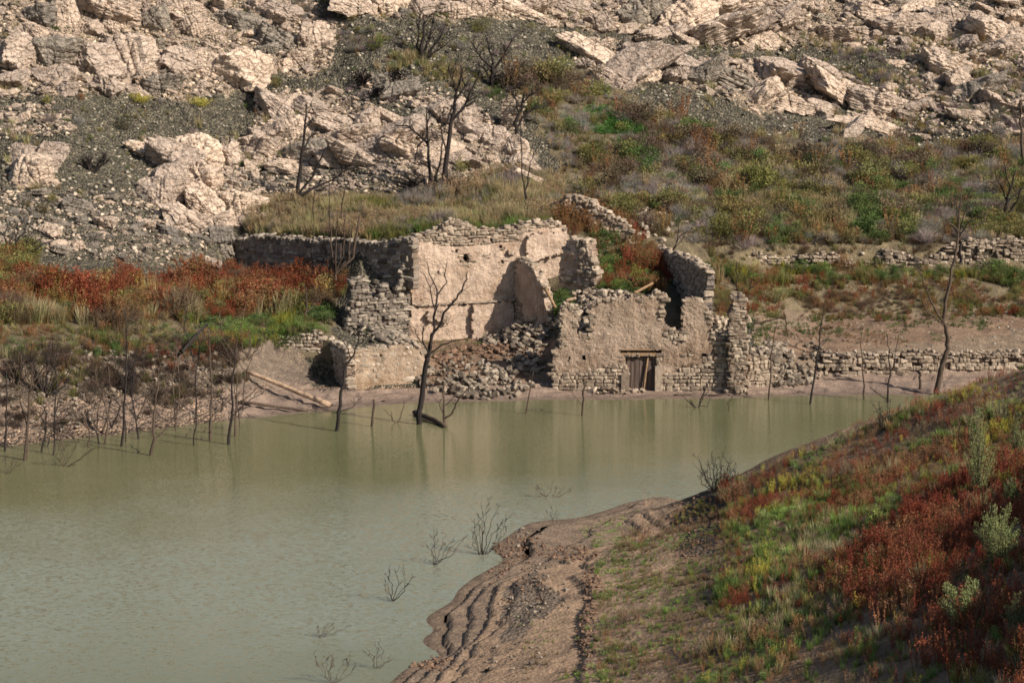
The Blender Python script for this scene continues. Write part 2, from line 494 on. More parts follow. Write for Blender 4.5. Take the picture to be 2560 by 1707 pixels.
def _hit(tab, cols, Ys, px, row):
    i = int(np.clip(round((px - cols[0]) / (cols[1] - cols[0])), 0, len(cols) - 1))
    k = int(np.searchsorted(-tab[1][i], -row)); k = min(k, len(Ys) - 1)
    Y = Ys[k]; z = tab[0][i, k]
    return Vector(((px - 1280) / FOC * float(depth(Y, z)), Y, z))

def far_hit(px, row):
    """where the line of sight through a picture point meets the far side"""
    return _hit(_far_tab, _HC, _HY, px, row)

# colour zones of the soil, drawn as outlines on the ground (picture coordinates of the ground points)
BEDROCK = [[(-900,-400),(640,-400),(740,60),(700,170),(560,235),(420,250),(330,240),(100,232),(-900,250)], [(640,-30),(780,-30),(840,70),(830,160),(760,190),(690,170)],
 [(640,230),(860,232),(960,290),(1080,330),(1180,260),(1260,330),(1330,400),(1330,450),(1000,440),(860,420),(640,420)], [(360,350),(600,350),(640,560),(400,580)], [(20,370),(150,370),(140,460),(30,470)],
 [(800,-300),(1240,-300),(1440,-300),(3300,-300),(3300,120),(2440,150),(2300,120),(2140,120),(2000,110),(1740,110),(1540,80),(1300,50),(960,44),(860,24)],
 [(1440,90),(1560,110),(1625,150),(1620,210),(1540,225),(1450,170)], [(1630,140),(2000,160),(2240,240),(2280,300),(2200,320),(2120,270),(1900,285),(1640,200)]]
SCREE = (0.108, 0.098, 0.079); MUD = (0.225, 0.165, 0.130); DIRT = (0.21, 0.155, 0.11); CLAY = (0.195, 0.13, 0.09)
TURF = (0.12, 0.097, 0.062); PALE = (0.34, 0.29, 0.235); ASH = (0.10, 0.09, 0.075)

def build_far():
    cols = np.concatenate([np.arange(-700, -20, 20), np.arange(-20, 2580, 5.0), np.arange(2580, 3300, 20)])
    Yb, Zb = far_breaks(cols)
    n_seg = [8, 10, 14, 14, 14, 26, 12, 34, 40, 60, 30, 8, 4]
    t = np.concatenate([k + np.linspace(0, 1, n, endpoint=False) for k, n in enumerate(n_seg)] + [[NB - 1.0]])
    k = np.minimum(t.astype(int), NB - 2); f = t - k
    Y = Yb[:, k] * (1 - f) + Yb[:, k + 1] * f
    Zc = Zb[:, k] * (1 - f) + Zb[:, k + 1] * f
    PX = np.repeat(cols[:, None], len(t), 1)
    X = (PX - 1280) / FOC * depth(Y, Zc)
    Z, seg = far_z(PX, X, Y)
    nc, nr = Z.shape
    idx = np.arange(nc * nr).reshape(nc, nr)
    F = np.stack([idx[:-1, :-1], idx[1:, :-1], idx[1:, 1:], idx[:-1, 1:]], -1).reshape(-1, 4)
    o = mesh_obj('hillside', np.stack([X, Y, Z], -1).reshape(-1, 3), F, M['soil'], smooth=True)
    tag(o, 'bare rocky hillside and muddy shore across the lake', kind='structure')
    px, row = project(X, Y, Z)
    jx = px + 30 * fbm(X * .6, Y * .6, 3, 41); jr = row + 22 * fbm(X * .6, Y * .6, 3, 42)
    C = np.empty(Z.shape + (3,)); C[:] = SCREE
    peb = np.ones(Z.shape)
    def zone(poly, c, p):
        s = in_poly(jx, jr, poly); C[s] = c; peb[s] = p
    for poly in BEDROCK: zone(poly, (0.29, 0.23, 0.18), 0.9)
    zone([(-900,690),(100,680),(560,700),(840,690),(860,900),(-900,1000)], TURF, 0.15)
    zone([(-900,860),(640,850),(640,1010),(420,1060),(-900,1130)], (0.13, 0.10, 0.078), 0.6)
    zone([(560,870),(720,850),(800,960),(560,1100)], (0.165, 0.128, 0.10), 0.3)
    zone([(1020,450),(1400,440),(1900,600),(1780,840),(1380,760),(1380,600),(640,600),(600,500)], TURF, 0.2)
    zone([(1230,190),(1520,180),(1640,280),(1780,340),(2120,360),(3300,350),(3300,600),(1480,640),(1400,440),(1340,300)], TURF, 0.3)
    zone([(1880,590),(3300,590),(3300,800),(1780,800)], (0.17, 0.135, 0.085), 0.15)
    zone([(1880,780),(3300,770),(3300,1000),(1860,1000)], DIRT, 0.15)
    zone([(1900,830),(2120,800),(2560,790),(2560,830),(2080,880),(1960,900)], CLAY, 0.1)
    zone([(1010,850),(1390,840),(1390,960),(1060,960),(900,880)], CLAY, 0.25)
    C[(seg < 2.4) | (Z < 0.35)] = MUD
    peb[(seg < 2.2) & (px > 600)] = 0.06
    wet = np.clip((0.16 - Z) / 0.2, 0, 1)[..., None]          # wet strip at the water's edge
    C = C * (1 - 0.35 * wet)
    vcol(o, 'soil', C.reshape(-1, 3))
    a = o.data.attributes.new('pebble', 'FLOAT', 'POINT'); a.data.foreach_set('value', peb.ravel().astype(np.float32))
    return o
build_far()

# ------------------------------------------------------------------ near bank
SHORE = [(980,1701),(1042,1659),(1100,1640),(1084,1625),(1057,1598),(1084,1575),(1065,1552),(1130,1502),(1168,1456),(1256,1399),(1233,1372),(1283,1330),(1340,1303),(1436,1295),(1531,1269),(1685,1248)]
CREST = [(1700,1262,.4),(1760,1226,1.5),(1880,1180,1.9),(2000,1130,2.6),(2150,1075,3.5),(2300,1020,4.5),(2430,975,5.3),(2560,935,6.2),(2800,860,8),(3100,780,10)]
INNER = [(1300,1450,.75),(1200,1600,.7),(1250,1700,1.0),(1480,1400,.8),(1560,1500,1.4),(1600,1340,.55),(1620,1650,2.0),(1700,1310,.85),(1800,1400,2.0),
         (2000,1300,3.0),(2200,1200,3.9),(2400,1100,5.2),(2560,1100,6.0),(1800,1600,2.8),(2000,1500,3.7),(2200,1400,4.7),(2400,1300,5.7),(2560,1300,6.3),
         (2000,1707,4.1),(2300,1650,5.4),(2560,1600,6.6),(2560,1707,6.8),(2100,1950,5.6),(1500,2000,2.7),(2800,1900,8.5),(1000,2000,.9),(1250,1850,1.2),(2100,2500,7),(1400,2500,4),(800,2400,1.2),
         (2900,1300,9.5),(3000,1000,10.5),(700,1900,0),(500,2200,0)]
_c = []
for p in SHORE:
    v = on_level(*p, 0.0); _c.append(tuple(v)); _c.append((v.x - 3.5, v.y + 1.5, -0.9))
for p in CREST:
    v = on_level(*p); _c.append(tuple(v)); _c.append((v.x + 1.0, v.y + 4.5, v.z - 2.6)); _c.append((v.x + 1.0, v.y + 10, -2.0 if p[0] < 2700 else 2))
for p in INNER: _c.append(tuple(on_level(*p)))
for q in [(-16,60,-3),(-8,75,-3),(-3,92,-3),(6,98,-3),(-14,45,-2.5),(16,101,-3),(28,102,-3),(-14,90,-3)]: _c.append(q)
_c = np.array(_c)
def _rbf(d): return np.sqrt(d * d + 0.6)
_D = np.linalg.norm(_c[:, None, :2] - _c[None, :, :2], axis=-1)
_n = len(_c)
_A = np.zeros((_n + 3, _n + 3)); _A[:_n, :_n] = _rbf(_D) - 0.02 * np.eye(_n)
_A[:_n, _n] = 1; _A[:_n, _n + 1:] = _c[:, :2]; _A[_n:, :_n] = _A[:_n, _n:].T
_W = np.linalg.solve(_A, np.concatenate([_c[:, 2], [0, 0, 0]]))
LEDGE = np.array([tuple(on_level(a, b, c))[:2] for a, b, c in [(1330,1335,.6),(1385,1372,.75),(1500,1405,.95),(1430,1440,.9),(1490,1490,1.1),(1455,1545,1.1),(1470,1620,1.4),(1455,1690,1.5),(1440,1850,2)]])

def near_height(x, y):
    x = np.asarray(x, float); y = np.asarray(y, float); sh = x.shape
    p = np.stack([x.ravel(), y.ravel()], -1)
    out = np.empty(len(p))
    for s in range(0, len(p), 20000):
        q = p[s:s + 20000]
        d = np.linalg.norm(q[:, None] - _c[None, :, :2], axis=-1)
        out[s:s + 20000] = _rbf(d) @ _W[:_n] + _W[_n] + q @ _W[_n + 1:]
    z = out.reshape(sh)
    # eroded ledge: ground left of the line lies lower
    best = np.full(sh, 1e9); side = np.zeros(sh)
    for a, b in zip(LEDGE[:-1], LEDGE[1:]):
        ab = b - a; L2 = ab @ ab
        t = np.clip(((x - a[0]) * ab[0] + (y - a[1]) * ab[1]) / L2, 0, 1)
        dx = x - a[0] - t * ab[0]; dy = y - a[1] - t * ab[1]
        d = np.hypot(dx, dy); cr = ab[0] * dy - ab[1] * dx
        side = np.where(d < best, cr, side); best = np.minimum(best, d)
    drop = np.where(side < 0, np.clip(best / 0.18, 0, 1) * np.exp(-best / 2.2), 0)
    z = z - 0.16 * drop * np.clip(z, 0, 1)
    m = fbm(x * .8, y * .8, 4, 61)
    z = z + m * 0.13 * np.clip(z, 0, 1) + fbm(x * 4, y * 4, 2, 71) * 0.025 * np.clip(z * 2, 0, 1)
    z = strand(z + 0.12 * fbm(x * .35, y * .35, 3, 77) * np.clip(z, 0, 1), 0.17, 0.02, 0.9, 1.0)
    return z

_NC = np.arange(900, 3000, 8.0); _NY = np.arange(34.0, 100.0, 0.12)
_near_tab = _build_table(lambda p, x, y: near_height(x, y), _NC, _NY)
def near_hit(px, row):
    return _hit(_near_tab, _NC, _NY, px, row)

def build_near():
    xs = np.concatenate([np.arange(-14, 9, 0.1), np.arange(9, 45, 0.2)]); ys = np.concatenate([np.arange(22, 48, 0.4), np.arange(48, 84, 0.13), np.arange(84, 100, 0.25)])
    X, Y = np.meshgrid(xs, ys, indexing='ij')
    Z = near_height(X, Y)
    idx = np.arange(X.size).reshape(X.shape)
    F = np.stack([idx[:-1, :-1], idx[1:, :-1], idx[1:, 1:], idx[:-1, 1:]], -1).reshape(-1, 4)
    keep = Z.ravel()[F].max(1) > -0.6
    F = F[keep]
    used = np.unique(F); remap = np.full(X.size, -1); remap[used] = np.arange(len(used))
    P = np.stack([X, Y, Z], -1).reshape(-1, 3)[used]
    o = mesh_obj('near_bank', P, remap[F], M['soil'], smooth=True)
    tag(o, 'brown earth bank in the foreground sloping into the lake', kind='structure')
    px, row = project(P[:, 0], P[:, 1], P[:, 2])
    jx = px + 35 * fbm(P[:, 0], P[:, 1], 3, 81); jr = row + 25 * fbm(P[:, 0], P[:, 1], 3, 82)
    C = np.empty((len(P), 3)); C[:] = (0.27, 0.185, 0.125)
    peb = np.full(len(P), 0.12)
    def zone(poly, c, p):
        s = in_poly(jx, jr, poly); C[s] = c; peb[s] = p
    zone([(1750,1180),(3300,700),(3300,2500),(1700,2500),(1650,1500)], (0.19, 0.13, 0.085), 0.15)
    zone([(1690,1250),(1800,1220),(1840,1290),(1760,1400),(1690,1380)], (0.075, 0.06, 0.05), 0.7)
    zone([(1260,1480),(1360,1430),(1400,1500),(1300,1590),(1250,1600)], (0.17, 0.13, 0.10), 0.3)
    zone([(1240,1330),(1370,1300),(1380,1350),(1260,1390)], (0.14, 0.085, 0.06), 0.6)
    low = P[:, 2] < 0.5
    C[low] = (0.20, 0.145, 0.105); peb[low] = 0.12
    wet = np.clip((0.12 - P[:, 2]) / 0.15, 0, 1)[:, None]
    C = C * (1 - 0.4 * wet)
    vcol(o, 'soil', C)
    a = o.data.attributes.new('pebble', 'FLOAT', 'POINT'); a.data.foreach_set('value', peb.astype(np.float32))
build_near()

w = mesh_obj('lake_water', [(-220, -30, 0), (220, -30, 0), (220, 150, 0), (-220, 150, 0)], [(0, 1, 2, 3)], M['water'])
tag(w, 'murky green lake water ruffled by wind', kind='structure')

# ------------------------------------------------------------------ shared stone shapes
def stone_mesh(name, seed, roundness=0.16, mat=None):
    r = random.Random(seed)
    bm = bmesh.new(); bmesh.ops.create_cube(bm, size=1.0)
    for v in bm.verts:
        v.co += Vector((r.uniform(-.12, .12), r.uniform(-.1, .1), r.uniform(-.12, .12)))
    bmesh.ops.bevel(bm, geom=bm.edges[:], offset=roundness, segments=1, affect='EDGES', clamp_overlap=True)
    for v in bm.verts:
        v.co += Vector((r.uniform(-.04, .04), r.uniform(-.04, .04), r.uniform(-.04, .04)))
    me = bpy.data.meshes.new(name); bm.to_mesh(me); bm.free()
    if mat: me.materials.append(mat)
    return me

STONES = {}
def stones_of(kind, roundness=0.16):
    if kind not in STONES:
        STONES[kind] = [stone_mesh('stone', 100 + i * 7 , roundness, M[kind]) for i in range(7)]
    return STONES[kind]

def mesh_arrays(me):
    n = len(me.vertices); v = np.empty(n * 3); me.vertices.foreach_get('co', v)
    tri = []
    for p in me.polygons:
        vs = list(p.vertices)
        for i in range(1, len(vs) - 1): tri.append((vs[0], vs[i], vs[i + 1]))
    return v.reshape(-1, 3), np.array(tri)

def joined(name, items, mat, parent, kind='stuff', origin=(0, 0, 0)):
    """items: (mesh, matrix) joined into one object of triangles"""
    cache = {}; V = []; F = []; off = 0
    for me, mx in items:
        if me.name not in cache: cache[me.name] = mesh_arrays(me)
        v, f = cache[me.name]
        m = np.array(mx)
        V.append(v @ m[:3, :3].T + m[:3, 3]); F.append(f + off); off += len(v)
    o = mesh_obj(name, np.concatenate(V), np.concatenate(F), mat, parent, origin=origin)
    if parent is not None:
        pass
    tag(o, kind=kind)
    return o

class StoneSet:
    """all the stones of one thing: the largest become parts, the rest one mass"""
    def __init__(self, root, kind, limit=300, roundness=0.16, min_px=9.0, rest_name='small_stones', name='stone'):
        self.root = root; self.kind = kind; self.limit = limit; self.items = []; self.round = roundness
        self.min_px = min_px; self.rest = rest_name; self.name = name
    def add(self, pos, rot, size, part=None):
        self.items.append((Vector(pos), rot, size, part))
    def finish(self):
        ms = stones_of(self.kind, self.round)
        org = self.root.location
        def big(it):
            s = sorted(it[2]); return s[2] * s[1]
        self.items.sort(key=big, reverse=True)
        rest = []
        n = 0
        for pos, rot, size, part in self.items:
            me = ms[rnd.randrange(len(ms))]
            mx = Matrix.Translation(pos - org) @ rot.to_matrix().to_4x4() @ Matrix.Diagonal((*size, 1))
            pxs = max(size) * FOC / max(pos.y, 30)
            if n < self.limit and pxs >= self.min_px:
                o = bpy.data.objects.new(self.name, me); link(o, part or self.root)
                o.matrix_basis = mx
                n += 1
            else: rest.append((me, mx))
        if rest: joined(self.rest, rest, M[self.kind], self.root)

# ------------------------------------------------------------------ ruined walls
PLASTER = (0.345, 0.265, 0.206); PLASTER_DK = (0.30, 0.215, 0.165); MORTAR = (0.20, 0.15, 0.115)

class Wall:
    """A vertical wall standing on the line A-B. Outlines are given as picture points and cast onto the wall's plane."""
    def __init__(self, root, A, B, th=0.5):
        self.root = root
        self.A = Vector((A[0], A[1], 0)); d = Vector((B[0] - A[0], B[1] - A[1], 0)); self.L = d.length
        self.d = d.normalized()
        self.n = Vector((self.d.y, -self.d.x, 0))
        if self.n.y > 0: self.n = -self.n            # towards the lake
        self.th = th
        self.yaw = math.atan2(self.d.y, self.d.x)
    def sz(self, px, row):
        r = Vector(((px - 1280) / FOC, CP - (row - 853.5) / FOC * SP, -SP - (row - 853.5) / FOC * CP))
        o = Vector((0, 0, CAM_H)) - self.A
        t = -(o.dot(self.n)) / r.dot(self.n)
        p = o + r * t
        return (p.dot(self.d), p.z)
    def at(self, s, z, out=0.0):
        p = self.A + self.d * s + self.n * out
        return Vector((p.x, p.y, z))
    def core(self, outline, holes=(), cell=0.11, color=PLASTER, stone_poly=(), stone_color=MORTAR, name='wall', rough=0.02, recess=0.05, jag=0.04, seed=1):
        P = [self.sz(*q) for q in outline]; H = [[self.sz(*q) for q in h] for h in holes]
        SPs = [[self.sz(*q) for q in h] for h in stone_poly]
        s0 = min(p[0] for p in P); s1 = max(p[0] for p in P); z0 = min(p[1] for p in P); z1 = max(p[1] for p in P)
        ns = max(2, int((s1 - s0) / cell)); nz = max(2, int((z1 - z0) / cell))
        S = np.linspace(s0, s1, ns + 1); Z = np.linspace(z0, z1, nz + 1)
        cs, cz = np.meshgrid((S[:-1] + S[1:]) / 2, (Z[:-1] + Z[1:]) / 2, indexing='ij')
        qs = cs + 0.10 * fbm(cs * 3, cz * 3, 2, seed); qz = cz + 0.10 * fbm(cs * 3, cz * 3, 2, seed + 5)
        mask = in_poly(qs, qz, P)
        for h in H: mask &= ~in_poly(cs, cz, h)
        gs, gz = np.meshgrid(S, Z, indexing='ij')
        r_ = np.random.default_rng(seed)
        js = gs + r_.uniform(-jag, jag, gs.shape); jz = gz + r_.uniform(-jag, jag, gs.shape)
        out = rough * 1.6 * fbm(gs * 1.1, gz * 1.1, 3, seed + 9) * 2 + r_.uniform(-rough, rough, gs.shape) * 0.6
        col = np.empty(gs.shape + (3,)); col[:] = color
        st = np.zeros(gs.shape, bool)
        for h in SPs: st |= in_poly(gs + 0.25 * fbm(gs * 1.3, gz * 1.3, 3, seed + 3), gz + 0.25 * fbm(gs * 1.3, gz * 1.3, 3, seed + 4), h)
        out = np.where(st, out - recess, out); col[st] = stone_color
        self.stone_mask = lambda s, z: any(pt_in(s, z, h) for h in SPs)
        idx = {}; V = []; Cc = []; F = []
        def vid(i, j, back):
            k = (i, j, back)
            if k not in idx:
                idx[k] = len(V)
                p = self.at(js[i, j], jz[i, j], out[i, j] if not back else -self.th)
                V.append(tuple(p - self.root.location)); Cc.append(col[i, j])
            return idx[k]
        for i in range(ns):
            for j in range(nz):
                if not mask[i, j]: continue
                F.append((vid(i, j, 0), vid(i + 1, j, 0), vid(i + 1, j + 1, 0), vid(i, j + 1, 0)))
                F.append((vid(i, j, 1), vid(i, j + 1, 1), vid(i + 1, j + 1, 1), vid(i + 1, j, 1)))
                for (a, b), (di, dj) in ((((i, j), (i, j + 1)), (-1, 0)), (((i + 1, j + 1), (i + 1, j)), (1, 0)), (((i + 1, j), (i, j)), (0, -1)), (((i, j + 1), (i + 1, j + 1)), (0, 1))):
                    u, v = i + di, j + dj
                    if 0 <= u < ns and 0 <= v < nz and mask[u, v]: continue
                    F.append((vid(*a, 0), vid(*b, 0), vid(*b, 1), vid(*a, 1)))
        o = mesh_obj(name, V, F, M['plaster'], self.root)
        vcol(o, 'soil', np.array(Cc))
        self.obj = o; self.P = P; self.H = H; self.box = (s0, s1, z0, z1)
        return o
    def inside(self, s, z, grow=0.0):
        return pt_in(s, z, self.P) and not any(pt_in(s, z, h) for h in self.H)
    def edge(self, s, z, r=0.22):
        return sum(not self.inside(s + a, z + b) for a, b in ((-r, 0), (r, 0), (0, r)))
    def lay(self, ss, size=(0.34, 0.19), where=None, proud=0.05, deep=None, edges=True, seed=1, jitter=0.11):
        """courses of stones: everywhere inside `where`, and along broken edges"""
        r = random.Random(seed)
        s0, s1, z0, z1 = self.box
        z = z0
        while z < z1 + size[1]:
            h = size[1] * r.uniform(0.7, 1.35)
            s = s0 - r.uniform(0, size[0])
            while s < s1 + size[0]:
                l = size[0] * r.choice((0.4, 0.55, 0.75, 0.9, 1.0, 1.2, 1.6)); hh = h * r.choice((.7, .9, 1, 1, 1.15, 1.3))
                cs, cz = s + l / 2, z + h / 2
                s += l * 0.98
                if not self.inside(cs, cz): continue
                e = self.edge(cs, cz) if edges else 0
                full = e > 0
                if not full and (where is None or not where(cs, cz)): continue
                dp = (self.th * r.uniform(1.0, 1.2)) if full else (deep or 0.3)
                po = proud * r.uniform(0.3, 1.6)
                c = self.at(cs + r.uniform(-.03, .03), cz, po - dp / 2)
                ss.add(c, Euler((r.uniform(-jitter, jitter), r.uniform(-jitter, jitter) * 1.4, self.yaw + r.uniform(-jitter, jitter) * 1.5)), (l * 0.97, dp, hh * 0.96), self.obj)
            z += h * 0.97
            if r.random() < .3: z -= h * .25
    def cap(self, ss, size=0.3, n_per_m=5, seed=3, piles=1.0):
        """loose stones lying along the broken top"""
        r = random.Random(seed)
        s0, s1, z0, z1 = self.box
        s = s0
        while s < s1:
            z = z1 + 0.05
            while z > z0 and not self.inside(s, z): z -= 0.08
            if z > z0 + 0.1:
                for k in range(1 if r.random() > 0.5 * piles else 2):
                    q = size * r.uniform(0.55, 1.3)
                    ss.add(self.at(s + r.uniform(-.1, .1), z + 0.03 + k * q * 0.35 + r.uniform(-.05, .05), -self.th * r.uniform(0.05, 0.95)),
                           Euler((r.uniform(-.3, .3), r.uniform(-.3, .3), r.uniform(0, 3.1))), (q, q * r.uniform(.6, .9), q * r.uniform(.35, .65)), self.obj)
            s += r.uniform(0.5, 1.5) / n_per_m

def box_mesh(name, parent, pts8, mat):
    f = [(0, 3, 2, 1), (4, 5, 6, 7), (0, 1, 5, 4), (1, 2, 6, 5), (2, 3, 7, 6), (3, 0, 4, 7)]
    return mesh_obj(name, [tuple(Vector(p) - parent.location) for p in pts8], f, mat, parent)

def wall_box(name, w, parent, px0, r0, px1, r1, out, back, mat, skew=0.0):
    """a block on a wall's face between two picture corners"""
    sa, za = w.sz(px0, r1); sb, zb = w.sz(px1, r0)
    pts = [w.at(sa, za, out), w.at(sb, za + skew, out), w.at(sb, za + skew, back), w.at(sa, za, back),
           w.at(sa, zb, out), w.at(sb, zb + skew, out), w.at(sb, zb + skew, back), w.at(sa, zb, back)]
    return box_mesh(name, parent, pts, mat)

def beam_between(name, a, b, r0, r1, mat, parent=None, sides=7, bend=0.0, seed=0):
    """a round or rough pole from a to b"""
    a = Vector(a); b = Vector(b); r = random.Random(seed)
    org = parent.location if parent is not None else a
    d = (b - a); L = d.length; d.normalize()
    u = d.cross(Vector((0.3, 0.2, 1))).normalized(); v = d.cross(u)
    n = 9; V = []; F = []
    ph = r.uniform(0, 6)
    for i in range(n):
        t = i / (n - 1); c = a + d * L * t + (u * math.sin(t * 3.3 + ph) + v * math.cos(t * 2.7 + ph)) * bend
        rr = r0 + (r1 - r0) * t
        for k in range(sides):
            an = 2 * math.pi * k / sides
            V.append(tuple(c + (u * math.cos(an) + v * math.sin(an)) * rr * r.uniform(.85, 1.15) - (org if parent is not None else Vector((0, 0, 0)))))
    for i in range(n - 1):
        for k in range(sides):
            F.append((i * sides + k, i * sides + (k + 1) % sides, (i + 1) * sides + (k + 1) % sides, (i + 1) * sides + k))
    F.append(tuple(range(sides))[::-1]); F.append(tuple((n - 1) * sides + k for k in range(sides)))
    return mesh_obj(name, V, F, mat, parent, origin=(0, 0, 0) if parent is not None else tuple(a), smooth=True)

def pt(px, row, Y): return world_at(px, row, Y)
def xy(px, Y, z=2.0): return ((px - 1280) / FOC * float(depth(Y, z)), Y)

# ---- the house with the plank door
FY = 115.15
house = thing('ruined_house', 'roofless ruined house with pinkish render, plank door and two broken window gaps by the water', 'ruin', pt(1600, 970, FY))
wF = Wall(house, xy(1380, FY), xy(1870, FY), 0.5)
F_out = [(1378,985),(1384,873),(1400,868),(1401,764),(1412,758),(1425,763),(1443,768),(1443,836),(1475,836),(1477,775),(1484,762),(1494,748),(1512,744),(1528,746),(1545,743),(1562,748),(1580,739),(1592,746),(1606,745),
         (1622,741),(1638,733),(1655,734),(1667,742),(1664,760),(1660,772),(1663,790),(1658,800),(1664,816),(1675,824),(1703,828),(1707,815),(1704,790),(1706,770),(1711,749),(1730,745),(1758,752),(1764,765),(1769,780),(1779,798),
         (1784,826),(1800,838),(1822,846),(1826,985)]
F_holes = [[(1566,888),(1640,888),(1640,990),(1566,990)], [(1549,874),(1655,874),(1655,882),(1549,884)],
           [(1422,893),(1427,893),(1427,903),(1422,903)], [(1458,886),(1464,886),(1464,901),(1458,901)],
           [(1698,881),(1704,881),(1704,891),(1698,891)], [(1755,881),(1768,881),(1768,894),(1755,894)], [(1786,882),(1792,882),(1792,893),(1786,893)], [(1771,858),(1779,858),(1779,863),(1771,863)], [(1718,884),(1722,884),(1722,889),(1718,889)]]
F_stone = [[(1370,928),(1450,930),(1560,905),(1562,990),(1370,990)], [(1645,940),(1700,925),(1760,905),(1780,870),(1776,830),(1800,800),(1840,800),(1840,990),(1645,990)], [(1660,820),(1712,820),(1716,850),(1690,862),(1664,850)]]
wF.core(F_out, F_holes, color=PLASTER, stone_poly=F_stone, stone_color=MORTAR, name='wall', rough=0.03, seed=21, cell=0.1)
sF = StoneSet(house, 'masonry')
wF.lay(sF, (0.36, 0.2), where=wF.stone_mask, seed=5)
wF.cap(sF, 0.28, 3.5, seed=6, piles=.6)
# dark room behind the door gap
# pillar at the right corner
wP = Wall(house, xy(1815, FY - .5), xy(1870, FY - .5), 1.1)
wP.core([(1824,990),(1822,860),(1824,800),(1831,765),(1836,744),(1866,742),(1868,800),(1867,860),(1868,990)], color=MORTAR, name='pillar', seed=31, rough=.03)
wP.lay(sF, (0.38, 0.17), where=lambda s, z: True, proud=0.06, seed=9)
wP.cap(sF, .3, 4, seed=10)
# right-hand side wall running back up the slope, seen from its left face
e0 = pt(1762, 750, 116.6); e1 = pt(1640, 640, 129.5)
wE = Wall(house, (e0.x, e0.y), (e1.x, e1.y), 0.55)
wE.n = Vector((-abs(wE.d.y), wE.d.x if wE.d.y > 0 else -wE.d.x, 0)).normalized()
if wE.n.x > 0: wE.n = -wE.n
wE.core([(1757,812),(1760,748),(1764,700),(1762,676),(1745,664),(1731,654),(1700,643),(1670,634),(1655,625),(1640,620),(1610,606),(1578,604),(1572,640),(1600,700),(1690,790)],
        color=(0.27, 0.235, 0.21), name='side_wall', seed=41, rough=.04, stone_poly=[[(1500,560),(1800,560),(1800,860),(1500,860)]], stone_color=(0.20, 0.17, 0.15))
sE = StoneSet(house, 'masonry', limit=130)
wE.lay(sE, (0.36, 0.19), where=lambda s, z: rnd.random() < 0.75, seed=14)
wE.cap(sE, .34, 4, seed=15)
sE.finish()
# doorway: frame stones, lintel, the plank door and its brace
wall_box('lintel', wF, house, 1553, 883, 1640, 890, 0.02, -0.4, M['beam'], skew=0.02)
wall_box('lintel', wF, house, 1551, 873, 1655, 876, -0.02, -0.42, M['beam'])
wall_box('door_post', wF, house, 1553, 934, 1572, 975, 0.16, -0.3, M['masonry'])
wall_box('door_post', wF, house, 1637, 915, 1654, 978, 0.18, -0.3, M['masonry'])
door = wall_box('door', wF, house, 1566, 889, 1641, 978, -0.24, -0.30, M['door'])
for k in range(7):
    a = 1567 + k * 10.6
    pl = wall_box('plank', wF, house, a, 889 + (k % 3), a + 9.6, 978, -0.18 - 0.012 * (k % 2), -0.238, M['door'])
    pl.parent = door
br = beam_between('brace', wF.at(*wF.sz(1621, 889), -0.1), wF.at(*wF.sz(1609, 975), -0.05), .055, .05, M['beam'], house, bend=.01)
sF.finish()

# ---- rear house: tall rendered back wall, cross wall, stubs
YL = 124.0
A17 = math.radians(17)
rear = thing('ruined_back_house', 'tall rendered back wall of a ruined house, a broken cross wall standing out from it', 'ruin', pt(1180, 850, 125))
pA = xy(1030, YL, 5); wR = Wall(rear, pA, (pA[0] + 11.2 * math.cos(A17), pA[1] + 11.2 * math.sin(A17)), 0.7)
R_out = [(1012,880),(1016,815),(1026,790),(1013,735),(1014,708),(1028,677),(1026,650),(1036,612),(1041,588),(1060,590),(1078,578),(1095,580),(1110,564),(1125,556),(1138,552),(1160,560),(1180,566),(1190,580),(1205,572),(1222,571),(1240,580),(1262,574),(1284,576),
         (1300,566),(1318,560),(1340,556),(1360,560),(1382,554),(1400,562),(1418,572),(1422,610),(1416,640),(1412,700),(1412,880)]
R_holes = [[(1136,626),(1145,625),(1146,631),(1137,632)], [(1156,635),(1170,633),(1176,650),(1172,660),(1160,655)], [(1221,633),(1228,633),(1228,638),(1221,638)], [(1254,648),(1259,648),(1259,658),(1254,658)], [(1250,612),(1257,612),(1257,620),(1250,620)],
           [(1088,677),(1098,677),(1098,684),(1088,684)], [(1345,580),(1360,582),(1364,598),(1350,601)], [(1225,598),(1231,598),(1231,604),(1225,604)], [(1158,822),(1165,822),(1165,828),(1158,828)]]
R_stone = [[(1030,560),(1045,602),(1090,606),(1150,600),(1230,590),(1290,596),(1330,575),(1400,570),(1430,580),(1430,520),(1030,520)], [(1080,606),(1300,590),(1300,604),(1100,616)]]
wR.core(R_out, R_holes, color=(0.465, 0.363, 0.287), stone_poly=R_stone, stone_color=(0.33, 0.255, 0.20), name='wall', seed=51, rough=.03, cell=.1)
sR = StoneSet(rear, 'masonry', limit=300)
wR.lay(sR, (0.36, 0.17), where=lambda s, z: wR.stone_mask(s, z) and rnd.random() < .9, seed=52)
wR.cap(sR, .34, 5, seed=53, piles=1.2)
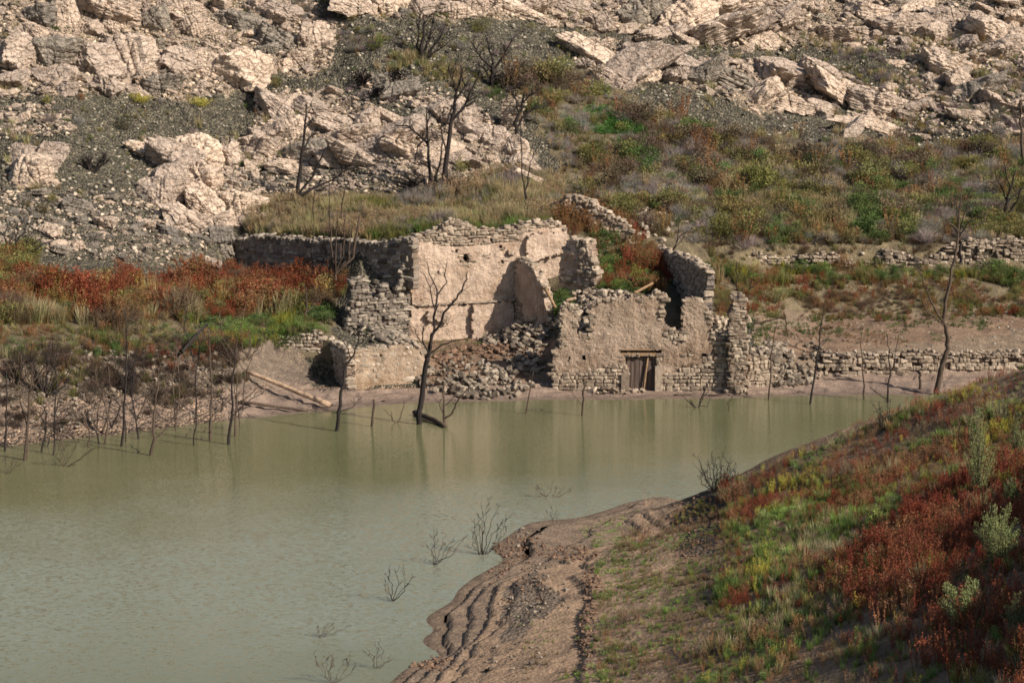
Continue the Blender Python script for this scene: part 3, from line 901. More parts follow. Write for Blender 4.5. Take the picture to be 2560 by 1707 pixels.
# thicker lower storey with its ledge, a pier, the oven hood, a proud patch upper right
def slab(w, name, outline, out, color, seed, root, th=0.6, cell=.1, rough=.03):
    q = Wall(root, tuple((w.A + w.n * out)[:2]), tuple((w.A + w.d * w.L + w.n * out)[:2]), th)
    q.core(outline, color=color, name=name, seed=seed, cell=cell, rough=rough)
    return q
q = slab(wR, 'lower_wall', [(1018,880),(1016,815),(1026,790),(1030,770),(1100,764),(1180,759),(1282,752),(1284,880)], .24, (0.465, 0.36, 0.283), 54, rear)
sL = StoneSet(rear, 'masonry', limit=60, name='ledge_stone', rest_name='ledge_chips')
r = random.Random(4)
for k in range(46):
    px = 1042 + k * 5.3
    s, z = q.sz(px, 764 - (px - 1042) * .055)
    sL.add(q.at(s, z, r.uniform(-.2, .05)), Euler((r.uniform(-.1, .1), r.uniform(-.1, .1), q.yaw + r.uniform(-.3, .3))), (r.uniform(.15, .42), .3, r.uniform(.06, .13)))
sL.finish()
slab(wR, 'pier', [(1180,860),(1183,765),(1200,762),(1202,800),(1206,860)], .62, (0.48, 0.375, 0.30), 55, rear, th=.5)
slab(wR, 'oven_hood', [(1065,790),(1078,780),(1098,778),(1122,782),(1124,803),(1112,806),(1104,800),(1090,800),(1074,804)], .6, (0.43, 0.34, 0.27), 56, rear, th=.5)
slab(wR, 'overhang', [(1316,640),(1318,600),(1330,585),(1418,580),(1420,630),(1404,633),(1350,650),(1330,652)], .32, (0.465, 0.363, 0.287), 57, rear, th=.4)
slab(wR, 'putlog_sill', [(1268,632),(1276,624),(1290,622),(1292,632),(1280,636)], .22, (0.45, 0.36, 0.29), 58, rear, th=.3)
slab(wR, 'corner_jamb', [(1036,640),(1040,613),(1056,611),(1060,640),(1056,700),(1044,760),(1030,760),(1026,690)], .18, (0.45, 0.35, 0.28), 59, rear, th=.3)
# cross wall coming forward, its left face turned to us
c0 = wR.at(*wR.sz(1284, 760)); L6 = 4.6; BA = math.radians(31)
bdir = Vector((math.sin(BA), -math.cos(BA), 0))
wB = Wall(rear, (c0.x, c0.y), (c0.x + bdir.x * L6, c0.y + bdir.y * L6), 0.55)
wB.n = Vector((-math.cos(BA), -math.sin(BA), 0))
wB.core([(1283,880),(1284,760),(1284,652),(1296,648),(1322,660),(1334,676),(1345,696),(1356,716),(1360,745),(1366,780),(1374,812),(1379,840),(1384,880)], color=(0.45, 0.36, 0.29), name='cross_wall', seed=61, rough=.025, stone_poly=[[(1280,750),(1300,745),(1308,780),(1318,810),(1318,880),(1280,880)]], stone_color=(.3,.23,.18))
wB.lay(sR, (0.4, 0.2), where=wB.stone_mask, seed=62)
wB.cap(sR, .36, 5, seed=63)
# stub beyond it
g0 = pt(1400, 745, 124.6); g1 = pt(1466, 745, 123.6)
wS = Wall(rear, (g0.x, g0.y), (g1.x, g1.y), 0.8)
if wS.n.x > 0: wS.n = -wS.n
wS.core([(1398,775),(1400,690),(1398,660),(1408,640),(1414,606),(1432,600),(1452,602),(1474,604),(1477,640),(1480,662),(1488,676),(1490,700),(1478,720),(1474,745),(1466,775)], color=(0.42, 0.32, 0.25), name='stub_wall', seed=71, rough=.07, stone_poly=[[(1440,590),(1500,590),(1500,790),(1455,790),(1460,720),(1440,680)], [(1400,690),(1440,680),(1440,705),(1400,712)]], stone_color=(.3,.23,.18), jag=.06)
wS.lay(sR, (0.42, 0.24), where=wS.stone_mask, seed=72, proud=.1)
wS.cap(sR, .36, 5, seed=73)
# broken far gable on the terrace
h0 = pt(1378, 560, 130.6); h1 = pt(1580, 600, 129.0)
wN = Wall(rear, (h0.x, h0.y), (h1.x, h1.y), 0.6)
wN.core([(1376,585),(1380,512),(1390,508),(1400,520),(1412,498),(1432,492),(1446,502),(1464,504),(1480,512),(1494,520),(1512,532),(1530,548),(1552,562),(1568,570),(1578,590),(1580,640),(1400,640)], color=(0.45, 0.32, 0.24), name='gable_wall', seed=81, rough=.05, stone_poly=[[(1430,480),(1600,480),(1600,640),(1440,640)], [(1370,500),(1408,500),(1404,560),(1370,560)]], stone_color=(.27,.2,.15))
wN.lay(sR, (0.42, 0.2), where=lambda s, z: wN.stone_mask(s, z) and rnd.random() < .55, seed=82)
wN.cap(sR, .42, 5, seed=83, piles=1.6)
sR.finish()
b1 = beam_between('beam', pt(1364, 722, 121.6), pt(1389, 770, 121.2), .1, .09, M['beam'], None, seed=3); b1.name = 'fallen_beam'
tag(b1, 'short orange-brown timber leaning by the broken cross wall', 'beam')
b2 = beam_between('fallen_beam', pt(1585, 733, 117.2), pt(1632, 708, 118.0), .09, .07, M['beam'], None, seed=4)
tag(b2, 'brown pole sticking up behind the house wall above the door', 'beam')
b3 = beam_between('fallen_beam', pt(1415, 752, 120.5), pt(1440, 745, 120.6), .11, .1, M['pale_wood'], None, seed=5)
tag(b3, 'short pale timber lying on rubble behind the left window gap', 'beam')

# ---- low stone hut by the shore
hut = thing('stone_hut', 'low roofless stone hut with a slit window, sunlit front on the shore', 'ruin', pt(940, 975, 115))
l0 = on_level(865, 976, .3); lr = Vector((l0.x + 4.75 * math.cos(A17), l0.y + 4.75 * math.sin(A17), 0))
wL = Wall(hut, (l0.x, l0.y), (lr.x, lr.y), 0.55)
wL.core([(863,990),(865,976),(867,880),(872,870),(900,874),(940,870),(975,868),(1005,864),(1030,868),(1050,862),(1060,870),(1061,990)], holes=[[(949,884),(957,884),(957,906),(949,906)]], color=(0.42, 0.33, 0.245), name='wall', seed=91, stone_poly=[[(850,840),(1080,840),(1080,940),(850,925)]], stone_color=(.36, .28, .21), recess=.0)
sH = StoneSet(hut, 'masonry_pale', limit=230, roundness=.22)
wL.lay(sH, (0.42, 0.27), where=lambda s, z: z > 0.75 and rnd.random() < .7, proud=.012, seed=92)
wL.cap(sH, .32, 4, seed=93)
ld = Vector((-math.sin(math.radians(19)), math.cos(math.radians(19)), 0))
wL2 = Wall(hut, (l0.x, l0.y), (l0.x + ld.x * 4.9, l0.y + ld.y * 4.9), 0.5)
wL2.n = Vector((-math.cos(math.radians(19)), -math.sin(math.radians(19)), 0))
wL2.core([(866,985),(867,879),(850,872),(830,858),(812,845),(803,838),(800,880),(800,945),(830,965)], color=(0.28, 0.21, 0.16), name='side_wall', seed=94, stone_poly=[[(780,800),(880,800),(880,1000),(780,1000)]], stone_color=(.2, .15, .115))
wL2.lay(sH, (0.34, 0.2), where=lambda s, z: True, seed=95)
wL2.cap(sH, .32, 5, seed=96)
sH.finish()

def masonry_thing(name, label, cat, kind, pts, outline, size, seed, th=.6, limit=300, rnd_=.18, color=MORTAR, fill=.95, cap=.3, face_left=False, proud=.06):
    a, b = pts
    base = thing(name, label, cat, ((a.x + b.x) / 2, (a.y + b.y) / 2, min(a.z, b.z)))
    w = Wall(base, (a.x, a.y), (b.x, b.y), th)
    if face_left and w.n.x > 0: w.n = -w.n
    w.core(outline, color=color, name='wall_core', seed=seed, rough=.03, stone_poly=[[(q[0], q[1]) for q in ((-900, -900), (4000, -900), (4000, 4000), (-900, 4000))]], stone_color=color, recess=.06)
    ss = StoneSet(base, kind, limit=limit, roundness=rnd_)
    w.lay(ss, size, where=lambda s, z: rnd.random() < fill, seed=seed + 1, proud=proud)
    w.cap(ss, cap, 4, seed=seed + 2)
    ss.finish()
    return base

masonry_thing('field_wall', 'sunlit tumbled dry stone wall left of the low hut', 'stone wall', 'masonry_pale', (pt(690, 888, 118.1), pt(806, 930, 118.0)),
              [(686,892),(690,850),(710,846),(740,842),(770,836),(806,832),(808,950),(770,950),(752,940),(720,905)], (.4, .2), 110)
masonry_thing('terrace_wall', 'long shaded retaining wall below the grassy terrace behind the red bushes', 'stone wall', 'masonry_grey', (pt(560, 682, 133.4), pt(1030, 690, 122.6)),
              [(558,700),(560,604),(600,596),(640,590),(700,594),(760,598),(820,600),(880,603),(930,610),(970,604),(1000,598),(1030,596),(1032,720),(900,720)], (.5, .26), 120, fill=.5, color=(.25, .205, .17))
masonry_thing('broken_wall', 'collapsed stepped stone wall with a stacked stone stump beside the tall rear wall', 'stone wall', 'masonry_grey', (pt(868, 850, 121.2), pt(1022, 840, 123.2)),
              [(868,870),(870,790),(880,770),(882,700),(900,694),(918,700),(924,740),(945,752),(955,716),(972,712),(985,745),(996,700),(1010,660),(1020,640),(1024,870)], (.42, .19), 130, color=(.14, .115, .10), proud=.12, fill=.8)
masonry_thing('field_wall', 'lower terrace wall of rounded stones above the mudflat at right', 'stone wall', 'masonry', (pt(2052, 940, 118.4), pt(2600, 925, 118.9)),
              [(2048,948),(2052,890),(2066,880),(2110,884),(2160,888),(2220,884),(2300,880),(2335,878),(2345,888),(2420,884),(2600,884),(2600,925),(2480,922),(2330,934),(2200,942)], (.33, .22), 140, rnd_=.26, limit=300, color=(.10, .075, .06), fill=.86, proud=.12)
masonry_thing('field_wall', 'upper terrace wall of pale broken stone below the weedy slope at right', 'stone wall', 'masonry', (pt(1850, 668, 133.0), pt(2600, 655, 133.4)),
              [(1850,675),(1852,642),(1880,634),(1925,640),(1960,650),(2010,640),(2060,636),(2110,646),(2150,662),(2190,650),(2215,625),(2260,634),(2300,650),(2340,640),(2380,612),(2420,604),(2470,606),(2520,600),(2600,602),(2600,668),(2400,668),(2200,668)], (.4, .2), 150, fill=.75, color=(.09, .075, .06), proud=.13)
masonry_thing('low_wall', 'short crumbling stone wall right of the corner pillar', 'stone wall', 'masonry', (pt(1868, 965, 115.6), pt(1945, 960, 116.2)),
              [(1868,980),(1868,890),(1890,892),(1915,896),(1930,906),(1944,930),(1950,980)], (.28, .2), 160, rnd_=.24)
masonry_thing('field_wall', 'small stone wall stub on the upper slope beside the burnt tree', 'stone wall', 'masonry_pale', (far_hit(1255, 320), far_hit(1310, 325)),
              [(1252,330),(1256,258),(1270,250),(1304,248),(1306,335)], (.5, .22), 170, color=(.3, .22, .17))

# ---- rubble heaps
def heap(name, label, kind, blobs, n, size, seed, limit=300, sink=.2, near=False, flat=.6, min_px=9.0):
    r = random.Random(seed)
    pts = []
    for (px, row, rx, ry, hgt, wgt) in blobs:
        for _ in range(int(n * wgt)):
            a = r.uniform(0, 6.283); q = math.sqrt(r.random())
            u, v = px + rx * q * math.cos(a), row + ry * q * math.sin(a)
            p = near_hit(u, v) if near else far_hit(u, v)
            p.z += hgt * (1 - q) * r.random()
            pts.append(p)
    c = sum(pts, Vector()) / len(pts)
    base = thing(name, label, 'rubble', (c.x, c.y, min(p.z for p in pts)))
    ss = StoneSet(base, kind, limit=limit, roundness=.12, min_px=min_px)
    for p in pts:
        q = size * r.choice((.45, .6, .8, 1, 1, 1.3, 1.8))
        ss.add(p + Vector((0, 0, q * sink)), Euler((r.uniform(-.7, .7), r.uniform(-.7, .7), r.uniform(0, 6.28))), (q, q * r.uniform(.6, .9), q * flat * r.uniform(.6, 1.2)))
    ss.finish()
    return base
heap('rubble_heap', 'heap of tumbled grey and tan stones at the water edge between hut and house', 'rubble', [(1150,945,110,50,.5,.5),(1235,960,100,42,.4,.35),(1320,890,60,55,.5,.3),(1180,970,120,25,.15,.2)], 330, .25, 201)
heap('rubble_heap', 'grey slab rubble piled against the foot of the tall rear wall', 'rubble', [(1290,838,85,22,.5,.6),(1375,790,45,40,.4,.3),(1240,850,50,14,.2,.2)], 300, .32, 202, flat=.4)
heap('rubble_heap', 'fan of pale grey stones spilling right of the corner pillar', 'rubble', [(1925,900,60,45,.3,.6),(1975,945,75,22,.15,.4),(2030,900,40,40,.1,.12)], 330, .26, 203)
heap('rubble_heap', 'loose stones below the broken wall beside the hut', 'masonry_grey', [(950,780,75,60,.5,.6),(900,820,60,30,.3,.2),(985,850,60,12,.2,.25)], 240, .36, 204, flat=.45)
heap('rubble_heap', 'white and grey stones scattered on the left bank among bare stems', 'rubble', [(270,935,110,60,.1,.35),(480,930,90,55,.1,.3),(120,1040,130,50,.1,.25),(370,920,110,50,.1,.2),(60,960,90,50,.1,.15)], 300, .17, 205, flat=.7)
heap('rubble_heap', 'stones of the collapsed inner wall behind the window gap', 'masonry', [(1500,745,70,16,.3,.5),(1460,790,30,40,.3,.3),(1790,820,30,25,.3,.3)], 130, .34, 206)
heap('rubble_heap', 'few flat stones lying on the mud before the door', 'masonry', [(1530,982,60,7,.05,.6),(1585,980,30,5,.05,.4),(1840,978,40,4,.05,.2)], 24, .32, 207, flat=.4)
heap('rubble_heap', 'pale stones strewn over the slope beside the broken gable', 'masonry_pale', [(1590,560,60,40,.3,.5),(1520,540,40,30,.3,.3),(1680,560,70,50,.2,.4)], 90, .26, 208)
heap('clay_bank', 'broken red clay clods on the floor between hut and house', 'clay', [(1230,882,110,16,.2,.5),(1130,905,50,22,.2,.3)], 260, .22, 209, min_px=10)
heap('rubble_heap', 'white stones in the dark gully of the near bank', 'rubble', [(1345,1445,30,45,.03,.25),(1310,1530,70,45,.03,.4),(1250,1640,110,45,.03,.4),(1310,1345,60,28,.03,.4),(1380,1500,50,60,.03,.3)], 90, .09, 210, near=True, min_px=7)
heap('clay_bank', 'dark clods along the crumbling ledge of the near bank', 'clay', [(1480,1480,26,65,.02,.3),(1465,1600,26,80,.02,.3),(1430,1385,70,20,.02,.25),(1300,1370,70,30,.02,.25),(1085,1660,60,20,.02,.15),(1300,1450,90,60,.02,.2)], 620, .075, 211, near=True, limit=200, min_px=6)
heap('rubble_heap', 'dark stony mound below the bare bush on the near crest', 'clay', [(1740,1285,75,45,.03,.6),(1720,1370,35,45,.03,.3)], 260, .07, 212, near=True, min_px=6)

# ------------------------------------------------------------------ rock shapes
def rock_mesh(name, seed, mat, layers=5, planes=16, slab=1.0):
    """weathered block: a random polyhedron with bedding grooves and chipped faces"""
    g = np.random.default_rng(seed)
    bm = bmesh.new(); bmesh.ops.create_icosphere(bm, subdivisions=5, radius=1.0)
    d = np.array([v.co[:] for v in bm.verts]); d /= np.linalg.norm(d, axis=1)[:, None]
    N = g.normal(size=(planes, 3)); N[:, 2] *= 0.8; N /= np.linalg.norm(N, axis=1)[:, None]
    N = np.concatenate([N, [[0, 0, 1], [0, 0, -1]]]); D = g.uniform(0.62, 1.0, len(N)); D[-2:] = 0.7
    dots = d @ N.T
    r = np.min(np.where(dots > 0.05, D / np.maximum(dots, 0.05), 9), axis=1)
    p = d * r[:, None]
    a = p[:, 0] * 2 + 0.4 * p[:, 1]; b = p[:, 1] * 2 - .3 * p[:, 2]
    wob = fbm(a, b, 3, seed)
    zb = p[:, 2] * layers + wob * 0.8 + p[:, 0] * .5
    f = zb - np.floor(zb)
    lay = g.uniform(0, 1, 64)[np.floor(zb).astype(int) % 64]
    groove = np.exp(-(np.minimum(f, 1 - f) / 0.13) ** 2)
    k = 1 + 0.09 * (lay - .5) - 0.05 * groove + 0.10 * fbm(a * 2.5, b * 2.5 + p[:, 2] * 3, 3, seed + 9)
    rid = 1 - np.abs(fbm(a * 1.7 + 5, b * 1.7 + p[:, 2] * 2.2, 4, seed + 31)) * 2.2
    k += 0.055 * np.clip(rid, -1, 1) - 0.03
    st_ = fbm(a * 3.1, p[:, 2] * 7 + b, 3, seed + 47)
    k += 0.035 * np.round(st_ * 3) / 3
    # a few upright joints
    for j in range(5):
        n = g.normal(size=3); n[2] *= .2; n /= np.linalg.norm(n)
        q = p @ n - g.uniform(-.4, .4) + 0.06 * wob
        k -= 0.10 * np.exp(-(q / 0.035) ** 2)
    p = p * k[:, None]
    for v, c in zip(bm.verts, p): v.co = c
    me = bpy.data.meshes.new(name); bm.to_mesh(me); bm.free()
    me.materials.append(mat)
    return me

ROCKS = [rock_mesh('rock', 300 + i, M['rock'], layers=3 + i % 4 * 1.5) for i in range(14)]
GREY = [rock_mesh('rock', 340 + i, M['rock_grey'], layers=4) for i in range(5)]

def hull_stone(seed):
    g = random.Random(seed)
    bm = bmesh.new()
    for _ in range(9):
        v = Vector((g.gauss(0, 1), g.gauss(0, 1), g.gauss(0, 1))).normalized()
        bm.verts.new((v.x * .5, v.y * .4, v.z * .28))
    bmesh.ops.convex_hull(bm, input=bm.verts[:])
    bmesh.ops.triangulate(bm, faces=bm.faces[:])
    V = np.array([v.co[:] for v in bm.verts]); bm.verts.index_update()
    F = np.array([[v.index for v in f.verts] for f in bm.faces])
    bm.free(); return V, F
HULLS = [hull_stone(i) for i in range(10)]

def stone_field(name, label, pos, size, seed, mat, parent=None):
    g = np.random.default_rng(seed)
    V = []; F = []; off = 0
    which = g.integers(0, len(HULLS), len(pos))
    for h, (hv, hf) in enumerate(HULLS):
        s = which == h; n = s.sum()
        if not n: continue
        P = pos[s]; S = size[s]
        a = g.uniform(0, 6.28, n); t = g.uniform(-.6, .6, n)
        ca, sa, ct, st = np.cos(a), np.sin(a), np.cos(t), np.sin(t)
        v = hv[None] * S[:, None, None]
        x = v[..., 0] * ct[:, None] + v[..., 2] * st[:, None]; z = -v[..., 0] * st[:, None] + v[..., 2] * ct[:, None]; y = v[..., 1]
        X = x * ca[:, None] - y * sa[:, None]; Yy = x * sa[:, None] + y * ca[:, None]
        q = np.stack([X, Yy, z], -1) + P[:, None, :]
        V.append(q.reshape(-1, 3)); k = len(hv)
        F.append((hf[None] + (np.arange(n) * k)[:, None, None] + off).reshape(-1, 3)); off += n * k
    o = mesh_obj(name, np.concatenate(V), np.concatenate(F), mat, parent)
    return tag(o, label, kind='stuff')

def outcrop(label, poly, dens, size, seed, tilt=0.0, explicit=(), grey=0.05, limit=300, flat=.66, gap=.36, name='rock_outcrop', elong=1.3):
    """bedrock breaking out of the slope inside an outline; each block is a part"""
    r = random.Random(seed)
    x0 = min(p[0] for p in poly); x1 = max(p[0] for p in poly); y0 = min(p[1] for p in poly); y1 = max(p[1] for p in poly)
    items = [(a, b, w * .95, h * .98) for a, b, w, h in explicit]
    tries = int(dens)
    for _ in range(tries):
        u, v = r.uniform(x0, x1), r.uniform(y0, y1)
        if not pt_in(u, v, poly): continue
        t = r.random() ** 2.6
        w = size[0] + (size[1] - size[0]) * t
        if any((u - a) ** 2 / ((w + ww) * gap) ** 2 + (v - b) ** 2 / ((w * flat + hh) * gap) ** 2 < 1 for a, b, ww, hh in items): continue
        items.append((u, v, w, w * flat * r.uniform(.75, 1.25)))
    items.sort(key=lambda i: -i[2] * i[3])
    items = items[:limit]
    place = [far_hit(a, b + h * .3) for a, b, w, h in items]
    c = sum(place, Vector()) / len(place)
    root = thing(name, label, 'rock', (c.x, c.y, min(p.z for p in place)))
    for (a, b, w, h), p in zip(items, place):
        m = p.y / FOC
        me = r.choice(GREY if r.random() < grey else ROCKS)
        o = bpy.data.objects.new('rock', me); link(o, root)
        W, Hh = w * m / 1.55, h * m / 1.45
        o.location = p + Vector((0, W * .35, Hh * .35)) - root.location
        o.rotation_euler = (r.uniform(-.25, .1), -tilt + r.uniform(-.22, .22), r.choice((0, math.pi)) + r.uniform(-.5, .5))
        o.scale = (W * elong / 1.15, W * r.uniform(.7, 1.05), Hh * r.uniform(.9, 1.2))
    area = (x1 - x0) * (y1 - y0); pos = []; szs = []
    for _ in range(int(area / 75)):
        u, v = r.uniform(x0 - 15, x1 + 15), r.uniform(y0 - 8, y1 + 14)
        if not pt_in(u + r.uniform(-18, 18), v + r.uniform(-10, 10), poly): continue
        p = far_hit(u, v); q = (5 + 17 * r.random() ** 2.5) * p.y / FOC * 1.15
        pos.append(tuple(p + Vector((0, 0, q * .12)) - root.location)); szs.append(q)
    if pos: stone_field('rock_fragments', None, np.array(pos), np.array(szs), seed + 50, M['rock_bits'], root)
    return root

rad = math.radians
outcrop('great jumble of sunlit peach boulders filling the upper left corner', [(-40,-20),(640,-20),(720,60),(700,170),(560,235),(420,250),(330,240),(100,232),(-40,262)], 3380, (11, 62), 401, tilt=rad(-12),
        explicit=[(255,32,130,72),(215,150,95,90),(325,140,125,105),(440,150,90,85),(268,222,78,52),(400,218,85,48),(612,178,118,110),(115,130,95,90),(35,130,80,100),(95,45,80,70),(480,70,90,70),(590,60,100,60),(25,205,80,46),(150,190,70,46),(525,170,90,70),(170,45,50,100),(380,60,80,60),(360,205,60,40)])
outcrop('row of peach rocks stepping down the ridge right of the upper left jumble', [(640,-20),(760,-20),(840,70),(830,160),(760,190),(690,170),(720,60)], 650, (9, 45), 402, tilt=rad(-20), explicit=[(690,110,95,70),(790,95,80,70),(740,150,70,50),(700,30,90,50)])
outcrop('lone pale split boulder on the dark scree at far left', [(20,370),(150,370),(140,460),(30,470)], 78, (9, 30), 403, explicit=[(70,430,105,95),(118,395,75,80),(48,395,50,70)])
outcrop('huge rounded brown boulder with cracked face left of the bare saplings', [(360,350),(640,350),(660,560),(400,580)], 338, (9, 40), 404, tilt=rad(25), explicit=[(430,400,125,110),(505,395,110,100),(500,455,125,80),(420,450,100,90),(400,485,100,80),(500,500,110,80),(570,390,50,60),(450,556,130,56),(545,560,90,46),(590,510,90,60),(345,375,60,50)])
outcrop('broad cream cliff of layered rock in the middle of the slope', [(640,230),(860,232),(960,290),(1080,330),(1130,400),(1120,430),(1000,440),(860,420),(720,420),(640,420)], 1950, (11, 60), 405, tilt=rad(-22),
        explicit=[(725,330,95,70),(760,385,110,60),(835,310,90,55),(880,345,100,60),(960,355,130,60),(1010,385,110,50),(700,280,70,50),(840,400,100,50),(900,400,90,50),(1060,395,90,50),(720,420,80,40),(790,270,70,46),(920,300,70,46)], elong=1.5)
outcrop('blocky peach rocks below the wall stub beside the burnt trees', [(1020,220),(1180,260),(1260,330),(1330,400),(1340,460),(1240,450),(1150,400),(1080,330)], 650, (9, 50), 406, tilt=rad(-18), explicit=[(1110,280,90,70),(1165,310,90,80),(1230,345,90,60),(1285,370,60,70),(1060,300,60,50),(1330,455,60,36),(1290,410,60,50)])
outcrop('dark stepped rocks in the burnt gully left of the top trees', [(880,180),(1000,190),(1100,240),(1120,290),(1000,270),(900,240)], 416, (9, 46), 407, tilt=rad(-20), explicit=[(985,235,90,46),(960,205,60,40)], grey=.4)
outcrop('line of peach rocks along the top edge left of centre', [(800,-20),(1240,-20),(1220,40),(1080,50),(960,44),(860,24)], 546, (11, 46), 408, explicit=[(960,15,80,66),(1045,20,60,60),(890,10,90,50),(1130,30,90,50),(1180,10,80,50)], tilt=rad(15))
outcrop('slab ridge of peach rock at the top right of centre', [(1180,-20),(1990,-20),(2020,60),(2000,120),(1860,125),(1740,110),(1640,100),(1540,80),(1440,70),(1300,50),(1200,44)], 1950, (11, 60), 409, tilt=rad(24), elong=1.6,
        explicit=[(1620,30,90,80),(1710,50,130,90),(1820,25,150,70),(1790,85,150,60),(1880,75,120,50),(1560,20,100,60),(1680,85,80,40),(1330,20,100,46),(1420,20,80,56),(1940,60,90,60),(1250,10,90,40),(1500,60,60,50)])
outcrop('steep slanting slabs standing above the grassy hollow', [(1440,90),(1560,110),(1625,150),(1620,210),(1540,225),(1450,170)], 208, (11, 45), 410, tilt=rad(30), elong=1.7, explicit=[(1490,135,120,60),(1570,170,110,80),(1530,200,90,46),(1615,190,40,46)])
outcrop('long band of tilted peach slabs above the weeds on the right', [(1630,140),(1760,150),(2000,160),(2120,190),(2240,240),(2280,300),(2200,320),(2120,270),(1900,285),(1860,260),(1760,225),(1640,200)], 1690, (11, 56), 411, tilt=rad(24), elong=1.6,
        explicit=[(1690,150,90,50),(1680,190,80,46),(1745,200,90,46),(1840,205,110,60),(1950,185,110,70),(1900,245,120,60),(1985,260,100,50),(2070,220,110,56),(2040,180,90,56),(2180,255,110,70),(2130,330,70,30),(2200,320,80,40),(1790,170,60,40)])
outcrop('weathered pale boulders scattered across the top right corner', [(2020,-20),(2600,-20),(2600,180),(2440,170),(2300,130),(2140,130),(2030,110)], 1170, (9, 56), 412, tilt=rad(10),
        explicit=[(2460,70,110,80),(2330,85,70,50),(2380,40,70,40),(2230,70,110,50),(2540,100,90,60),(2500,130,110,50),(2160,30,90,50),(2420,110,70,40),(2080,90,90,50),(2300,20,80,40),(2560,50,60,60)])
outcrop('half buried smooth rocks above the weeds at far right', [(2240,140),(2600,180),(2600,340),(2200,350),(2160,330)], 338, (9, 34), 413, tilt=rad(-15), explicit=[(2360,165,110,60),(2440,225,110,50),(2400,205,80,46),(2300,270,60,26),(2400,285,60,24),(2560,260,90,36),(2480,250,60,30)])
outcrop('small pale rocks on the stony slope at far left', [(-40,270),(140,260),(200,330),(-40,350)], 169, (9, 30), 414)
outcrop('grey broken rocks below the lone boulder at far left', [(-40,480),(340,480),(560,600),(520,670),(200,640),(-40,600)], 546, (9, 46), 415, tilt=rad(10), grey=.75, explicit=[(190,520,70,46),(260,560,60,36),(545,600,50,60),(560,640,50,40)])
outcrop('loose pale rocks beside the tall saplings above the terrace', [(560,420),(1120,440),(1100,480),(900,480),(640,500),(560,500)], 546, (9, 26), 416, grey=.4)

# ------------------------------------------------------------------ loose scree on the slopes
def scatter_far(n, seed, px_lo=-350, px_hi=2900, y_lo=98, y_hi=192):
    g = np.random.default_rng(seed)
    px = g.uniform(px_lo, px_hi, n); Y = np.sqrt(g.uniform(y_lo ** 2, y_hi ** 2, n))
    x = (px - 1280) / FOC * depth(Y, np.full(n, 8.0))
    z = far_height(x, Y)
    a, b = project(x, Y, z)
    return x, Y, z, a, b

x, y, z, a, b = scatter_far(90000, 501, y_lo=118)
keep = ~in_poly(a, b, [(1230,200),(1520,190),(1640,290),(1780,350),(2120,370),(2950,360),(2950,610),(1480,640),(1400,440),(1340,300)]) & ~in_poly(a, b, [(540,480),(1420,440),(1900,600),(1780,840),(1380,800),(840,860),(-400,860),(-400,640),(540,640)]) & (b < 640)
x, y, z = x[keep], y[keep], z[keep]
g = np.random.default_rng(502)
sz = 0.08 + 0.5 * g.random(len(x)) ** 5
stone_field('scree', 'dark scree of broken slate covering the slope between the rocks', np.stack([x, y, z + sz * .05], -1), sz, 503, M['scree'])
x, y, z, a, b = scatter_far(15000, 511, y_lo=100, y_hi=136)
keep = (in_poly(a, b, [(-350,880),(640,850),(640,1000),(420,1080),(-350,1160)]) | in_poly(a, b, [(1880,800),(2950,790),(2950,880),(1900,900)]) | in_poly(a, b, [(860,760),(1030,700),(1030,860),(860,860)])) & (z > .05)
x, y, z = x[keep], y[keep], z[keep]; sz = 0.07 + 0.25 * g.random(len(x)) ** 4
stone_field('gravel', 'gravel and small stones on the far shore', np.stack([x, y, z], -1), sz, 513, M['scree'])

# ------------------------------------------------------------------ plants
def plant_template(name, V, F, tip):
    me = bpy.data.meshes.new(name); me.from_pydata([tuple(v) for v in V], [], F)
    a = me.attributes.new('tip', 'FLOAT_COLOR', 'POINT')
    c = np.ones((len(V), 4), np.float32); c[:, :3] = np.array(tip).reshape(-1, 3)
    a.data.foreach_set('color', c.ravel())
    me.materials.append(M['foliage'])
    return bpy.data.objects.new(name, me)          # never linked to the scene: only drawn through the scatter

class PB:
    def __init__(self, seed): self.V = []; self.F = []; self.T = []; self.r = random.Random(seed)
    def leaf(self, c, d, w, l, t):
        d = Vector(d).normalized(); u = d.cross(Vector((self.r.uniform(-1, 1), self.r.uniform(-1, 1), self.r.uniform(-1, 1))))
        if u.length < 1e-3: u = Vector((1, 0, 0))
        u.normalize(); i = len(self.V); c = Vector(c)
        self.V += [c - u * w / 2 * .5, c + d * l * .5 - u * w / 2, c + d * l, c + d * l * .5 + u * w / 2]
        self.F.append((i, i + 1, i + 2, i + 3)); self.T += [t] * 4
    def blade(self, p, q, w, t0, t1, bend=0.0):
        p = Vector(p); q = Vector(q); d = q - p
        u = d.cross(Vector((self.r.uniform(-1, 1), self.r.uniform(-1, 1), .2))).normalized()
        m = p + d * .55 + Vector((0, 0, d.length * bend)); i = len(self.V)
        self.V += [p - u * w / 2, p + u * w / 2, m + u * w * .4, m - u * w * .4, q]
        self.F += [(i, i + 1, i + 2, i + 3), (i + 3, i + 2, i + 4)]
        tm = tuple((a + b) / 2 for a, b in zip(t0, t1)); self.T += [t0, t0, tm, tm, t1]
    def obj(self, name): return plant_template(name, self.V, self.F, self.T)

